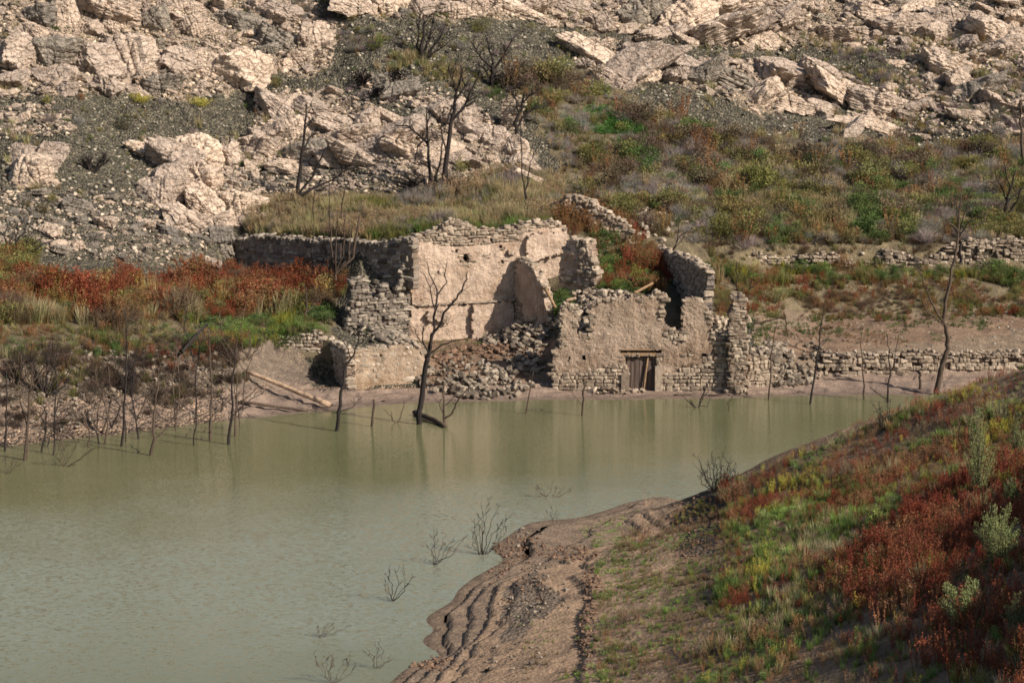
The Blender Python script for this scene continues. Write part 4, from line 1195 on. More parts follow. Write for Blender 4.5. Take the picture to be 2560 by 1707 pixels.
G0 = (.55, .6, .45); G1 = (1, 1, 1)
def t_grass(seed, n=46, spread=.28, w=.022):
    b = PB(seed)
    for _ in range(n):
        a = b.r.uniform(0, 6.28); q = spread * math.sqrt(b.r.random()) * .7; h = b.r.uniform(.45, 1)
        le = b.r.uniform(.1, .45) * h
        p = (q * math.cos(a), q * math.sin(a), -.03); a += b.r.uniform(-.8, .8)
        k = b.r.uniform(.75, 1.2)
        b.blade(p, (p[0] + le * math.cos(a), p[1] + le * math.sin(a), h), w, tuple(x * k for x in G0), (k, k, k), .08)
    return b.obj('grass_tuft')
def t_seed(seed, stems=9, leaves=24, size=.055):
    b = PB(seed)
    for _ in range(stems):
        a = b.r.uniform(0, 6.28); q = b.r.uniform(0, .14); h = b.r.uniform(.6, 1); le = b.r.uniform(.02, .32)
        p = Vector((q * math.cos(a), q * math.sin(a), -.03)); e = Vector((p.x + le * math.cos(a), p.y + le * math.sin(a), h))
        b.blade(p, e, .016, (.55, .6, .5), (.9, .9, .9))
        for _ in range(leaves):
            t = 1 - b.r.random() ** 1.4 * .72; c = p.lerp(e, t)
            k = b.r.uniform(.65, 1.3)
            b.leaf(c, (b.r.gauss(0, 1), b.r.gauss(0, 1), b.r.uniform(.2, 1.6)), size * b.r.uniform(.4, .8), size * b.r.uniform(.8, 1.7), (k, k, k))
    return b.obj('seed_weed')
def t_bush(seed, n=300, size=.075, tall=.8, twigs=26):
    b = PB(seed)
    lobes = [(Vector((b.r.uniform(-.3, .3), b.r.uniform(-.3, .3), b.r.uniform(.25, .55))), b.r.uniform(.2, .36)) for _ in range(6)]
    for c, rr in lobes:
        for _ in range(max(2, twigs // 6)):
            e = c + Vector((b.r.gauss(0, rr * .5), b.r.gauss(0, rr * .5), b.r.uniform(0, rr)))
            b.blade((e.x * .15, e.y * .15, -.03), e, .014, (.35, .3, .3), (.5, .45, .45))
    for _ in range(n):
        c, rr = b.r.choice(lobes)
        d = Vector((b.r.gauss(0, 1), b.r.gauss(0, 1), b.r.gauss(.2, 1))).normalized()
        p = c + d * rr * b.r.uniform(.35, 1.1)
        p.z = max(.02, p.z * tall / .8)
        k = b.r.uniform(.7, 1.25)
        b.leaf(p, d + Vector((0, 0, .5)), size * b.r.uniform(.4, .8), size * b.r.uniform(.8, 1.5), (k, k, k))
    return b.obj('leaf_bush')
def t_dry(seed, n=150):
    b = PB(seed)
    for _ in range(n):
        d = Vector((b.r.gauss(0, .55), b.r.gauss(0, .55), abs(b.r.gauss(.75, .3)))).normalized()
        l = b.r.uniform(.5, 1); m = d * l * b.r.uniform(.1, .4); k = b.r.uniform(.7, 1.3)
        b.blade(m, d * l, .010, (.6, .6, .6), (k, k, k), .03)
        e = d * l * .7; q = e + Vector((b.r.gauss(0, .12), b.r.gauss(0, .12), b.r.uniform(.02, .2))); b.blade(e, q, .009, (.7, .7, .7), (k, k, k))
    return b.obj('dry_twig_bush')
def t_leafy(seed, n=60):
    b = PB(seed)
    for _ in range(n):
        a = b.r.uniform(0, 6.28); q = .5 * math.sqrt(b.r.random())
        k = b.r.uniform(.7, 1.3)
        b.leaf((q * math.cos(a), q * math.sin(a), b.r.uniform(0, .25)), (math.cos(a) * .7, math.sin(a) * .7, b.r.uniform(.1, 1)), .09, b.r.uniform(.1, .2), (k, k, k))
    return b.obj('leafy_weed')
def t_plume(seed, stems=16):
    """tall feathery grey-green plumes"""
    b = PB(seed)
    for _ in range(stems):
        a = b.r.uniform(0, 6.28); h = b.r.uniform(.55, 1); le = b.r.uniform(.03, .28)
        p = Vector((b.r.gauss(0, .05), b.r.gauss(0, .05), -.02)); e = p + Vector((le * math.cos(a), le * math.sin(a), h))
        b.blade(p, e, .01, (.6, .6, .5), (.9, .9, .9), .02)
        for _ in range(46):
            t = b.r.uniform(.3, 1); c = p.lerp(e, t); w = .055 * (1.15 - t)
            c = c + Vector((b.r.gauss(0, w), b.r.gauss(0, w), b.r.gauss(0, .01))); k = b.r.uniform(.7, 1.25)
            b.leaf(c, (b.r.gauss(0, .5), b.r.gauss(0, .5), 1), .012, b.r.uniform(.03, .06), (k, k, k))
    return b.obj('plume_shrub')

T = {'grass': [t_grass(i) for i in range(4)], 'seed': [t_seed(10 + i) for i in range(5)], 'bush': [t_bush(20 + i) for i in range(4)],
     'dry': [t_dry(30 + i) for i in range(3)], 'leafy': [t_leafy(40 + i) for i in range(3)], 'fineseed': [t_seed(50 + i, 10, 18, .05) for i in range(4)]}

def scatter_object(name, label, tmpl, pos, scl, col, seed):
    g = np.random.default_rng(seed)
    n = len(pos)
    me = bpy.data.meshes.new(name)
    me.vertices.add(n); me.vertices.foreach_set('co', pos.astype(np.float32).ravel())
    rot = np.stack([g.normal(0, .1, n), g.normal(0, .1, n), g.uniform(0, 6.283, n)], -1).astype(np.float32)
    a = me.attributes.new('rot', 'FLOAT_VECTOR', 'POINT'); a.data.foreach_set('vector', rot.ravel())
    a = me.attributes.new('scl', 'FLOAT_VECTOR', 'POINT'); a.data.foreach_set('vector', scl.astype(np.float32).ravel())
    a = me.attributes.new('idx', 'INT', 'POINT'); a.data.foreach_set('value', g.integers(0, len(tmpl), n).astype(np.int32))
    c = np.ones((n, 4), np.float32); c[:, :3] = col
    a = me.attributes.new('col', 'FLOAT_COLOR', 'POINT'); a.data.foreach_set('color', c.ravel())
    o = link(bpy.data.objects.new(name, me))
    ng = bpy.data.node_groups.new(name, 'GeometryNodeTree')
    ng.interface.new_socket('Geometry', in_out='INPUT', socket_type='NodeSocketGeometry')
    ng.interface.new_socket('Geometry', in_out='OUTPUT', socket_type='NodeSocketGeometry')
    N, Lk = ng.nodes, ng.links
    gi = N.new('NodeGroupInput'); go = N.new('NodeGroupOutput'); jn = N.new('GeometryNodeJoinGeometry')
    def attr(nm, t):
        q = N.new('GeometryNodeInputNamedAttribute'); q.data_type = t; q.inputs['Name'].default_value = nm
        return next(s for s in q.outputs if s.name == 'Attribute' and s.enabled)
    er = N.new('FunctionNodeEulerToRotation'); Lk.new(attr('rot', 'FLOAT_VECTOR'), er.inputs[0])
    sc_, ix = attr('scl', 'FLOAT_VECTOR'), attr('idx', 'INT')
    for k, to in enumerate(tmpl):
        oi = N.new('GeometryNodeObjectInfo'); oi.inputs['Object'].default_value = to
        cp = N.new('FunctionNodeCompare'); cp.data_type = 'INT'; cp.operation = 'EQUAL'
        ii = [s for s in cp.inputs if s.type == 'INT']
        Lk.new(ix, ii[0]); ii[1].default_value = k
        ip = N.new('GeometryNodeInstanceOnPoints')
        Lk.new(gi.outputs[0], ip.inputs['Points']); Lk.new(cp.outputs[0], ip.inputs['Selection'])
        Lk.new(oi.outputs['Geometry'], ip.inputs['Instance']); Lk.new(er.outputs[0], ip.inputs['Rotation']); Lk.new(sc_, ip.inputs['Scale'])
        Lk.new(ip.outputs[0], jn.inputs[0])
    Lk.new(jn.outputs[0], go.inputs[0])
    md = o.modifiers.new('scatter', 'NODES'); md.node_group = ng
    return tag(o, label, kind='stuff')

RED = (0.250, 0.080, 0.042); RUST = (0.270, 0.145, 0.070); STRAW = (0.42, 0.335, 0.195); OLIVE = (0.215, 0.195, 0.075); GREEN = (0.115, 0.160, 0.055); BRIGHT = (0.175, 0.235, 0.07)
YEL = (0.30, 0.26, 0.05); GREY = (0.30, 0.25, 0.225); DGREEN = (0.045, 0.075, 0.022); BROWN = (0.20, 0.135, 0.09); SAGE = (0.24, 0.25, 0.11); WINE = (0.205, 0.050, 0.030); TAN = (0.37, 0.275, 0.165)
VEG = {k: ([], [], []) for k in T}

def zone_plants(cands, poly, per, mixes, hgt, seed, patch=0.25, width=1.0, fade=20, soft=None):
    """keep a share of the candidate points inside poly and give each a kind and colour; mixes: (kind, colour, weight, height factor)"""
    x, y, z, a, b = cands
    g = np.random.default_rng(seed)
    jx = a + fade * fbm(x * .7, y * .7, 3, seed); jy = b + fade * .7 * fbm(x * .7, y * .7, 3, seed + 1)
    inn = in_poly(jx, jy, poly) & (g.random(len(x)) < per) & (z > 0.04)
    if soft is not None: inn &= fbm(x * soft[0], y * soft[0], 3, seed + 50) > soft[1]
    i = np.nonzero(inn)[0]
    w = np.array([m[2] for m in mixes], float)
    # colours come in patches: each kind has its own drifting noise
    sc = np.stack([np.log(w[k]) + fbm(x[i] * patch, y[i] * patch, 3, seed + 100 + 13 * k) * 4.2 + g.gumbel(0, .55, len(i)) for k in range(len(w))], -1)
    pick = sc.argmax(1)
    for k, (kind, c, _, hf) in enumerate(mixes):
        s = i[pick == k]
        if not len(s): continue
        h = hgt * hf * g.uniform(.55, 1.25, len(s)) * (0.8 + 0.75 * fbm(x[s] * .45, y[s] * .45, 3, seed + 77)).clip(.3, 1.7)
        P = np.stack([x[s], y[s], z[s]], -1)
        S = np.stack([h * width * g.uniform(.8, 1.25, len(s)), h * width * g.uniform(.8, 1.25, len(s)), h], -1)
        cc = np.array(c)[None] * g.uniform(.7, 1.3, (len(s), 1)) * g.uniform(.9, 1.1, (len(s), 3))
        for lst, v in zip(VEG[kind], (P, S, cc)): lst.append(v)

far = scatter_far(120000, 601, px_lo=-250, px_hi=2800, y_lo=98, y_hi=176)
# left: red and ochre thicket, then a greener strip
zone_plants(far, [(-300,710),(80,695),(260,700),(420,715),(560,725),(700,735),(830,735),(835,775),(700,785),(560,795),(300,815),(-300,805)], .8, [('seed',RED,1.6,1),('seed',RUST,.9,1),('bush',OLIVE,.5,.9),('grass',STRAW,.5,.9),('seed',(0.30,.2,.07),.5,1),('dry',BROWN,.6,1)], 1.6, 611, patch=.5)
zone_plants(far, [(-300,790),(830,765),(830,830),(700,870),(560,880),(300,890),(-300,900)], .55, [('grass',OLIVE,1,.8),('bush',GREEN,.7,.9),('grass',BROWN,.8,.8),('grass',STRAW,.6,.8),('seed',RUST,.5,1),('leafy',GREEN,.6,1),('seed',YEL,.4,.8)], .8, 612, patch=.45)
zone_plants(far, [(560,810),(640,800),(810,800),(820,850),(700,865),(560,870)], .6, [('bush',BRIGHT,1,.9),('grass',BRIGHT,.8,1),('grass',YEL,.5,.9),('grass',OLIVE,.6,.8)], .85, 613, soft=(.5, -.15), patch=.5)
zone_plants(far, [(-300,870),(200,870),(640,850),(600,990),(300,1060),(-300,1120)], .34, [('dry',(.085,.06,.046),1,1),('dry',(.11,.08,.06),1,.9),('dry',(.17,.13,.10),.8,.7),('grass',OLIVE,.6,.7)], .8, 616, patch=.5, soft=(.4, -.05))
zone_plants(far, [(-300,640),(90,640),(110,690),(-300,720)], .6, [('bush',OLIVE,1,1.2),('seed',RUST,.5,1),('bush',BRIGHT,.3,.8)], 1.2, 614)
zone_plants(far, [(-300,880),(640,850),(620,960),(-300,1060)], .12, [('grass',OLIVE,1,.8),('grass',BROWN,1,1),('leafy',GREEN,.5,.8)], .7, 615)
zone_plants(far, [(550,685),(830,690),(870,700),(860,745),(560,745)], .8, [('seed',RED,1,1),('seed',RUST,1,1),('bush',OLIVE,.8,.8),('dry',BROWN,.6,.9)], 1.0, 617, patch=.5)
zone_plants(far, [(-300,880),(560,870),(520,930),(200,960),(-300,1000)], .22, [('seed',RUST,1,.9),('grass',OLIVE,1,.8),('bush',GREEN,.6,.7),('seed',RED,.5,.9)], .8, 618, patch=.5)
# grassy terrace above the ruin
zone_plants(far, [(600,505),(760,500),(1000,490),(1110,470),(1250,445),(1400,440),(1410,560),(1240,562),(1180,556),(1080,578),(1030,590),(800,596),(620,590)], 1.0, [('grass',STRAW,1.3,1),('seed',TAN,1.3,1),('grass',OLIVE,.3,.9),('grass',GREY,.6,1)], .85, 621, patch=.3)
zone_plants(far, [(640,590),(800,580),(1000,570),(1100,550),(1300,540),(1400,535),(1400,570),(1200,575),(1030,600),(680,604)], .6, [('grass',BRIGHT,.7,1),('grass',OLIVE,1,1),('grass',STRAW,.8,1),('bush',GREEN,.3,.7)], .65, 622, patch=.5)
# the big weedy slope
W4 = [(1240,205),(1340,190),(1500,195),(1600,262),(1760,335),(1950,350),(2120,360),(2350,370),(2850,360),(2850,606),(2450,604),(2200,618),(1880,632),(1780,620),(1640,590),(1560,545),(1480,500),(1400,450),(1420,400),(1350,330),(1290,260)]
zone_plants(far, W4, .55, [('dry',(.40,.345,.30),1.5,.9),('grass',(.50,.41,.25),1,.8),('seed',(.46,.35,.21),1.3,1),('seed',RUST,.4,1),('grass',GREEN,.25,.6),('grass',BROWN,.8,.7),('dry',BROWN,.8,.8)], .95, 631, patch=.4, soft=(.35, -.22))
zone_plants(far, W4, .10, [('bush',OLIVE,1,.9),('bush',GREEN,.5,.8),('dry',(.38,.33,.29),1.4,.6),('seed',RUST,.5,.9),('grass',STRAW,.6,.5),('bush',(.16,.12,.08),.8,.9)], 1.9, 635, patch=.5)
zone_plants(far, [(1440,275),(1520,270),(1640,310),(1630,345),(1520,340),(1450,320)], 1.0, [('leafy',(0.11,.22,.06),1,1.2),('bush',(0.10,.2,.06),.6,.6)], .7, 632)
zone_plants(far, [(1800,480),(2130,500),(2140,600),(1830,590)], .5, [('grass',STRAW,1,1),('seed',(.33,.25,.12),1.2,1.1),('bush',GREEN,.5,.8)], 1.0, 633)
zone_plants(far, [(2120,500),(2850,480),(2850,600),(2200,600)], .5, [('bush',OLIVE,1,1),('bush',GREEN,.7,1),('dry',GREY,.5,1)], 1.2, 634)
zone_plants(far, [(1770,585),(2850,585),(2850,640),(2200,650),(1900,660),(1770,650)], .6, [('grass',OLIVE,1,.7),('dry',BROWN,.8,.7),('seed',RUST,.6,.7),('bush',GREEN,.5,.6),('grass',STRAW,.6,.8)], .75, 636, patch=.5)
# inside the roofless house
zone_plants(far, [(1480,590),(1560,560),(1640,620),(1690,700),(1660,740),(1500,730),(1480,680)], 1.0, [('seed',RED,.8,1),('seed',RUST,1,1),('bush',BRIGHT,.8,.8),('leafy',GREEN,.6,1)], .95, 641, patch=.5)
zone_plants(far, [(1385,540),(1560,560),(1600,620),(1500,630),(1400,600)], .8, [('seed',RUST,1,1.1),('seed',(0.2,.09,.05),1,1.1),('grass',STRAW,.6,1)], 1.2, 642)
zone_plants(far, [(1390,740),(1420,740),(1430,810),(1392,800)], 1.0, [('bush',GREEN,1,1)], .9, 643)
# right terrace between the walls
zone_plants(far, [(1775,640),(1860,665),(2850,665),(2850,715),(1780,715)], .6, [('bush',GREEN,.9,1),('bush',BRIGHT,.4,.9),('grass',OLIVE,.8,1),('seed',YEL,.6,.9),('grass',STRAW,.5,1),('seed',RUST,.4,.9)], .95, 651, patch=.6, soft=(.5, -.35))
zone_plants(far, [(1775,700),(2850,705),(2850,790),(2300,800),(1900,800),(1790,790)], .85, [('seed',RED,.8,.8),('seed',RUST,1,.8),('grass',OLIVE,.8,.7),('bush',OLIVE,.5,.7),('leafy',GREEN,.4,.8),('dry',BROWN,.6,.7)], .75, 652, patch=.6, soft=(.5, -.25))
zone_plants(far, [(1870,780),(2850,770),(2850,850),(2100,860),(1900,830)], .6, [('grass',GREEN,1.4,.6),('grass',BROWN,1,.6),('seed',RUST,.6,.6),('leafy',GREEN,.8,.7)], .5, 653, patch=.5, soft=(.35, -.15))
zone_plants(far, [(1770,800),(1900,790),(1950,850),(1900,870)], .4, [('grass',OLIVE,1,.6),('grass',GREEN,1,.6)], .5, 654)
# tufts among the rocks and the gully at the top
zone_plants(far, [(870,70),(980,90),(1120,160),(1260,200),(1400,240),(1330,310),(1230,250),(1080,210),(950,180),(880,130)], .3, [('grass',STRAW,1,1),('bush',OLIVE,.7,.8),('dry',GREY,.6,.9),('grass',GREEN,.4,.8)], .9, 661, soft=(.5, -.1), patch=.5)
zone_plants(far, [(-300,-100),(2850,-100),(2850,360),(2100,340),(1600,240),(1200,180),(700,480),(-300,560)], .035, [('bush',OLIVE,1,.8),('dry',GREY,1.2,.9),('grass',STRAW,1.2,1),('seed',RUST,.5,.8),('bush',GREEN,.4,.7)], .8, 662)
zone_plants(far, [(1980,60),(2850,60),(2850,360),(2250,340)], .16, [('dry',GREY,1.2,.9),('grass',STRAW,1.2,1),('seed',RUST,.7,.8),('bush',OLIVE,.6,.7)], .8, 663)
zone_plants(far, [(700,-20),(860,60),(900,130),(820,80)], .5, [('dry',GREY,1,1),('bush',OLIVE,.6,.8),('grass',STRAW,.6,1)], .8, 664)
zone_plants(far, [(880,770),(1030,730),(1040,860),(900,860)], .2, [('leafy',GREEN,1,1),('bush',GREEN,.6,.6),('grass',OLIVE,.6,.7)], .55, 665)
zone_plants(far, [(1040,850),(1220,850),(1220,880),(1060,890)], .35, [('grass',GREEN,1,.5),('leafy',GREEN,.6,.6)], .45, 666)
for kind, lab in (('grass', 'dry and green grasses across the far slopes'), ('seed', 'rust red and tan seeding weeds across the far slopes'), ('bush', 'low leafy scrub across the far slopes'), ('dry', 'grey dead brush on the far slopes'), ('leafy', 'low broad-leaved weeds on the far shore')):
    P, S, C_ = (np.concatenate(v) for v in VEG[kind])
    scatter_object({'grass': 'far_grass', 'seed': 'far_weeds', 'bush': 'far_scrub', 'dry': 'far_brush', 'leafy': 'far_ground_cover'}[kind], lab, T[kind], P, S, C_, 700 + len(P))
    print('VEG', kind, len(P))
VEG = {k: ([], [], []) for k in T}

# ------------------------------------------------------------------ near bank plants
RED = (0.27, 0.092, 0.052); WINE = (0.225, 0.062, 0.038); RUST = (0.31, 0.17, 0.088); OLIVE = (0.29, 0.27, 0.10); GREEN = (0.17, 0.235, 0.075); BRIGHT = (0.25, 0.33, 0.095); YEL = (0.42, 0.37, 0.08); STRAW = (0.50, 0.41, 0.25); BROWN = (0.27, 0.185, 0.12)
g = np.random.default_rng(801)
n = 90000
nx = g.uniform(-6, 34, n); ny = np.sqrt(g.uniform(38 ** 2, 93 ** 2, n)); nz = near_height(nx, ny)
na, nb_ = project(nx, ny, nz)
near = (nx, ny, nz, na, nb_)
RIGHT = [(1800,1225),(2000,1135),(2300,1020),(2560,930),(3100,780),(3300,2200),(1740,2200),(1760,1650),(1820,1400)]
zone_plants(near, RIGHT, .42, [('fineseed',WINE,.7,1),('fineseed',RED,.9,1),('fineseed',RUST,1.1,1),('grass',OLIVE,.9,.8),('fineseed',YEL,.7,.9),('bush',GREEN,.6,.6),('grass',STRAW,.7,.9),('grass',GREEN,.9,.8),('fineseed',BROWN,.8,.9),('grass',BRIGHT,.7,.8)], .55, 811, patch=.5)
zone_plants(near, [(2280,1230),(3300,1000),(3300,2000),(2300,1680),(2080,1480)], .3, [('fineseed',WINE,2,1),('fineseed',RED,1.2,1),('fineseed',RUST,.5,1),('grass',OLIVE,.3,.8)], .8, 812, patch=.3)
zone_plants(near, [(1560,1330),(1780,1240),(1880,1420),(1840,1707),(1800,2000),(1480,2000),(1500,1500)], .5, [('grass',OLIVE,1,.6),('fineseed',RUST,1,.7),('grass',BROWN,.8,.6),('leafy',GREEN,.8,.5),('fineseed',BROWN,.8,.7),('grass',BRIGHT,.5,.5)], .42, 813, patch=.4)
zone_plants(near, [(1330,1310),(1600,1280),(1560,1400),(1500,1480),(1480,1900),(1300,1900),(1450,1600),(1490,1450),(1400,1380)], .3, [('grass',BRIGHT,1,.6),('leafy',BRIGHT,1,.6),('grass',STRAW,.8,.5)], .3, 814, patch=.5, soft=(.5, .08))
zone_plants(near, [(1480,1400),(1750,1380),(1720,1707),(1480,1707)], .3, [('leafy',BRIGHT,1,.7),('grass',BRIGHT,.8,.7),('grass',GREEN,.8,.8)], .4, 815, patch=.5, soft=(.45, .12))
zone_plants(near, [(1900,1180),(2150,1150),(2150,1500),(1900,1500)], .45, [('grass',BRIGHT,1,1),('bush',BRIGHT,.8,.7),('fineseed',YEL,.7,.9)], .6, 816, patch=.35, soft=(.3, .05))
zone_plants(near, [(1300,1500),(1480,1500),(1480,1707),(1280,1707)], .08, [('grass',BROWN,1,.6),('leafy',GREEN,1,.5),('grass',OLIVE,1,.6)], .35, 817)
for kind, nm, lab in (('fineseed', 'near_weeds', 'deep red seeding weeds on the near bank'), ('grass', 'near_grass', 'green and brown grass on the near bank'), ('bush', 'near_scrub', 'small green leafy scrub on the near bank'), ('leafy', 'near_ground_cover', 'low green leaves on the near bank')):
    P, S, C_ = (np.concatenate(v) for v in VEG[kind])
    scatter_object(nm, lab, T[kind], P, S, C_, 900 + len(P)); print('VEG near', kind, len(P))

# ------------------------------------------------------------------ dead trees and bare bushes
def tube(V, F, pts, rads, sides=5):
    n0 = len(V)
    prev = None
    for i, (p, r) in enumerate(zip(pts, rads)):
        d = (pts[min(i + 1, len(pts) - 1)] - pts[max(i - 1, 0)])
        if d.length < 1e-6: d = Vector((0, 0, 1))
        d.normalize()
        u = d.cross(Vector((0.13, 1, 0.21)))
        if u.length < 1e-3: u = d.cross(Vector((1, 0, 0)))
        u.normalize(); v = d.cross(u)
        for k in range(sides):
            a = 2 * math.pi * k / sides
            V.append(p + (u * math.cos(a) + v * math.sin(a)) * r)
    for i in range(len(pts) - 1):
        for k in range(sides):
            a = n0 + i * sides + k; b = n0 + i * sides + (k + 1) % sides
            F.append((a, b, b + sides, a + sides))
    F.append(tuple(n0 + (len(pts) - 1) * sides + k for k in range(sides)))

def wiggle(r, pts, amt, sub=3):
    out = []
    for i in range(len(pts) - 1):
        for k in range(sub):
            t = k / sub
            p = pts[i].lerp(pts[i + 1], t)
            if i + k: p = p + Vector((r.gauss(0, amt), r.gauss(0, amt), r.gauss(0, amt * .5)))
            out.append(p)
    out.append(pts[-1]); return out

def shoots(r, V, F, pts, rads, n, length, depth_=1, lo=.35, up=.6, spread=.9):
    """side twigs growing out of a branch"""
    for _ in range(n):
        t = r.uniform(lo, 1.0); k = min(int(t * (len(pts) - 1)), len(pts) - 2)
        p = pts[k].lerp(pts[k + 1], t * (len(pts) - 1) - k)
        d = (pts[k + 1] - pts[k]).normalized()
        o = Vector((r.gauss(0, 1), r.gauss(0, 1), r.gauss(0, .5)))
        d = (d * up + o.normalized() * spread + Vector((0, 0, .35))).normalized()
        L = length * r.uniform(.45, 1.15) * (1.15 - .6 * t); rr = max(rads[k] * .5, .009)
        q = [p]
        for s in range(4):
            d = (d + Vector((r.gauss(0, .16), r.gauss(0, .16), r.gauss(.05, .1)))).normalized()
            q.append(q[-1] + d * L / 4)
        rq = [rr * (1 - .2 * s) for s in range(5)]; rq[-1] = .005
        rq = [max(x, .006) for x in rq]
        tube(V, F, q, rq, 4)
        if depth_ > 0: shoots(r, V, F, q, rq, 3, L * .55, depth_ - 1, .3, up, spread)

def dead_tree(name, label, stems, mat='dead', base='far', twigs=(6, .9), seed=1, group=None, cat='tree', rscale=1.15, deep=.06, sub_twigs=1):
    """stems: list of (points in the picture, start radius px, end radius px); the first is the trunk, the others branches"""
    r = random.Random(seed)
    bx, by = stems[0][0][0]
    if base == 'water': b = on_level(bx, by, 0.0)
    elif base == 'near': b = near_hit(bx, by)
    elif base == 'far': b = far_hit(bx, by)
    else: b = world_at(bx, by, base)
    Y0 = b.y
    if by < 530 and base == 'far': rscale *= 1.5; twigs = (int(twigs[0] * 2.4), twigs[1] * 1.2)
    root = thing(name, label, cat, b, group)
    trunk_pts = None
    for i, (poly, r0, r1) in enumerate(stems):
        dy = 0 if i == 0 else r.uniform(-1, 1) * .35
        pts = []
        acc = 0.0; last = None
        for q in poly:
            if last is not None: acc += math.hypot(q[0] - last[0], q[1] - last[1])
            last = q
            pts.append(world_at(q[0], q[1], Y0 + dy * acc * Y0 / FOC))
        if i > 0 and trunk_pts is not None:       # start on the nearest point of the trunk
            k = min(range(len(trunk_pts)), key=lambda j: (trunk_pts[j] - pts[0]).length)
            if (trunk_pts[k] - pts[0]).length < 1.2: pts[0] = trunk_pts[k]
            elif base in ('far', 'near', 'water'):
                h = far_hit(*poly[0]) if base == 'far' else near_hit(*poly[0]) if base == 'near' else on_level(*poly[0], 0)
                if abs(h.y - Y0) < 6: sh = h - pts[0]; pts = [p + sh for p in pts]
        if i == 0 or (pts[0] - b).length < .05: pts[0] = pts[0] - Vector((0, 0, .25))
        m = Y0 / FOC * rscale
        pts = wiggle(r, pts, .035, 3)
        n = len(pts); rads = [max(.007, (r0 + (r1 - r0) * j / (n - 1)) * m) for j in range(n)]
        if i == 0: trunk_pts = pts
        V = []; F = []
        tube(V, F, pts, rads, 7 if i == 0 else 5)
        limb = mesh_obj('trunk' if i == 0 else 'branch', [v - b for v in V], F, M[mat], root, smooth=True)
        V = []; F = []
        if not (i == 0 and len(stems) > 3): shoots(r, V, F, pts, rads, twigs[0], twigs[1], sub_twigs)
        elif twigs[0]: shoots(r, V, F, pts, rads, max(2, twigs[0] // 2), twigs[1] * .8, sub_twigs, lo=.5)
        if V: tag(mesh_obj('twigs', [v - b for v in V], F, M[mat], limb, smooth=True), kind='stuff')
    return root

def px5(ox, oy, s, pts): return [(ox + s * x, oy + s * y) for x, y in pts]
C1 = lambda *p: px5(850, 460, .2551, p); C3 = lambda *p: px5(1000, 720, .2168, p); C4 = lambda *p: px5(1350, 720, .2551, p)
C5 = lambda *p: px5(500, 540, .3444, p); C6 = lambda *p: px5(0, 560, .4082, p); C7 = lambda *p: px5(1800, 400, .4208, p); R2 = lambda *p: px5(700, 0, .3571, p)

dead_tree('dead_tree', 'tall dark forked dead tree rising from the water before the low hut', [
    (C3((205,1570),(230,1420),(255,1230),(280,1000),(305,840),(330,770)), 6.5, 5.5),
    (C3((330,770),(345,700),(370,540),(420,470),(520,290),(620,150),(700,30)) + C1((1240,930),(1250,860)), 4.2, 1.2),
    (C3((350,640),(385,480),(410,270),(425,150)) + C1((960,1080),(900,930),(850,760)), 3.5, .9),
    (C1((960,1080),(1030,960),(1050,760)), 1.8, .7), (C1((935,1250),(870,1000),(820,880)), 1.6, .6),
    (C3((360,740),(480,660),(620,610),(850,570)), 2.4, .8), (C3((310,750),(265,600),(260,500),(290,430)), 2.2, .8), (C3((265,600),(180,510),(140,440)), 1.2, .5), (C3((420,470),(520,440),(560,400)), 1.2, .5)], 'burnt', 'water', (5, .8), 1)
dead_tree('dead_sapling', 'small forked dead tree in the water beside the big dark tree', [
    (C3((495,1570),(510,1440),(520,1200),(500,1050)), 3.4, 1), (C3((505,1500),(600,1450),(640,1340),(720,1210),(870,1110)), 2.8, .8), (C3((500,1450),(440,1320),(380,1250)), 1.5, .6), (C3((520,1380),(620,1250),(720,1080)), 1.5, .6)], 'dead', 'water', (5, .6), 2)
lg = beam_between('floating_log', on_level(1040, 1031, .12), on_level(1110, 1067, .05), .15, .12, M['dead'], None, seed=8, bend=.08); tag(lg, 'short dead log lying in the water by the big dark tree', 'log')
lg = beam_between('fallen_log', far_hit(612, 940) + Vector((0, 0, .2)), far_hit(826, 1020) + Vector((0, 0, .16)), .12, .17, M['pale_wood'], None, seed=9, bend=.05); tag(lg, 'long pale fallen log lying on the mud left of the hut', 'log')
lg = beam_between('fallen_log', far_hit(600, 1012) + Vector((0, 0, .1)), far_hit(770, 1030) + Vector((0, 0, .1)), .1, .07, M['dead'], None, seed=10, bend=.06); tag(lg, 'dark thin log on the mud below the long pale one', 'log')
dead_tree('dead_stick', 'thin bare stem in the water before the rubble heap', [(C3((1448,1450),(1490,1150),(1540,960)), 2, .8)], 'dead', 'water', (4, .5), 3, cat='stem')
dead_tree('dead_sapling', 'little bare sapling with a split crown in front of the house', [(C4((412,1250),(420,1080),(428,960),(430,900)), 2.6, 1.8), (C4((430,900),(500,860),(545,790)), 1.5, .5), (C4((428,930),(400,870),(370,830)), 1.3, .5), (C4((412,1120),(340,1060),(280,1010)), 1, .4), (C4((432,900),(440,840),(450,800)), 1.2, .5)], 'dead', 'water', (4, .5), 4)
dead_tree('dead_stick', 'fan of short bare stems in shallow water right of the door', [(C4((1550,1170),(1600,1030),(1680,880)), 1.8, .7), (C4((1355,1170),(1380,1040)), 1.3, .6), (C4((1410,1165),(1460,1090)), 1.3, .6), (C4((1612,1165),(1640,1020)), 1.4, .6), (C4((1550,1170),(1640,1160),(1665,1060)), 1, .5)], 'burnt', 'water', (2, .4), 5, cat='stem')
dead_tree('dead_stick', 'lone leaning twig in shallow water below the corner pillar', [(C4((1840,1200),(1850,1120),(1885,1060)), 1, .5)], 'burnt', 'water', (2, .3), 6, cat='stem')
dead_tree('dead_sapling', 'tall thin leaning stem rising from the water before the stone fan', [(C4((2240,1095),(2255,900),(2280,560),(2330,300)), 2.3, .8)], 'dead', 'water', (5, .7), 7)
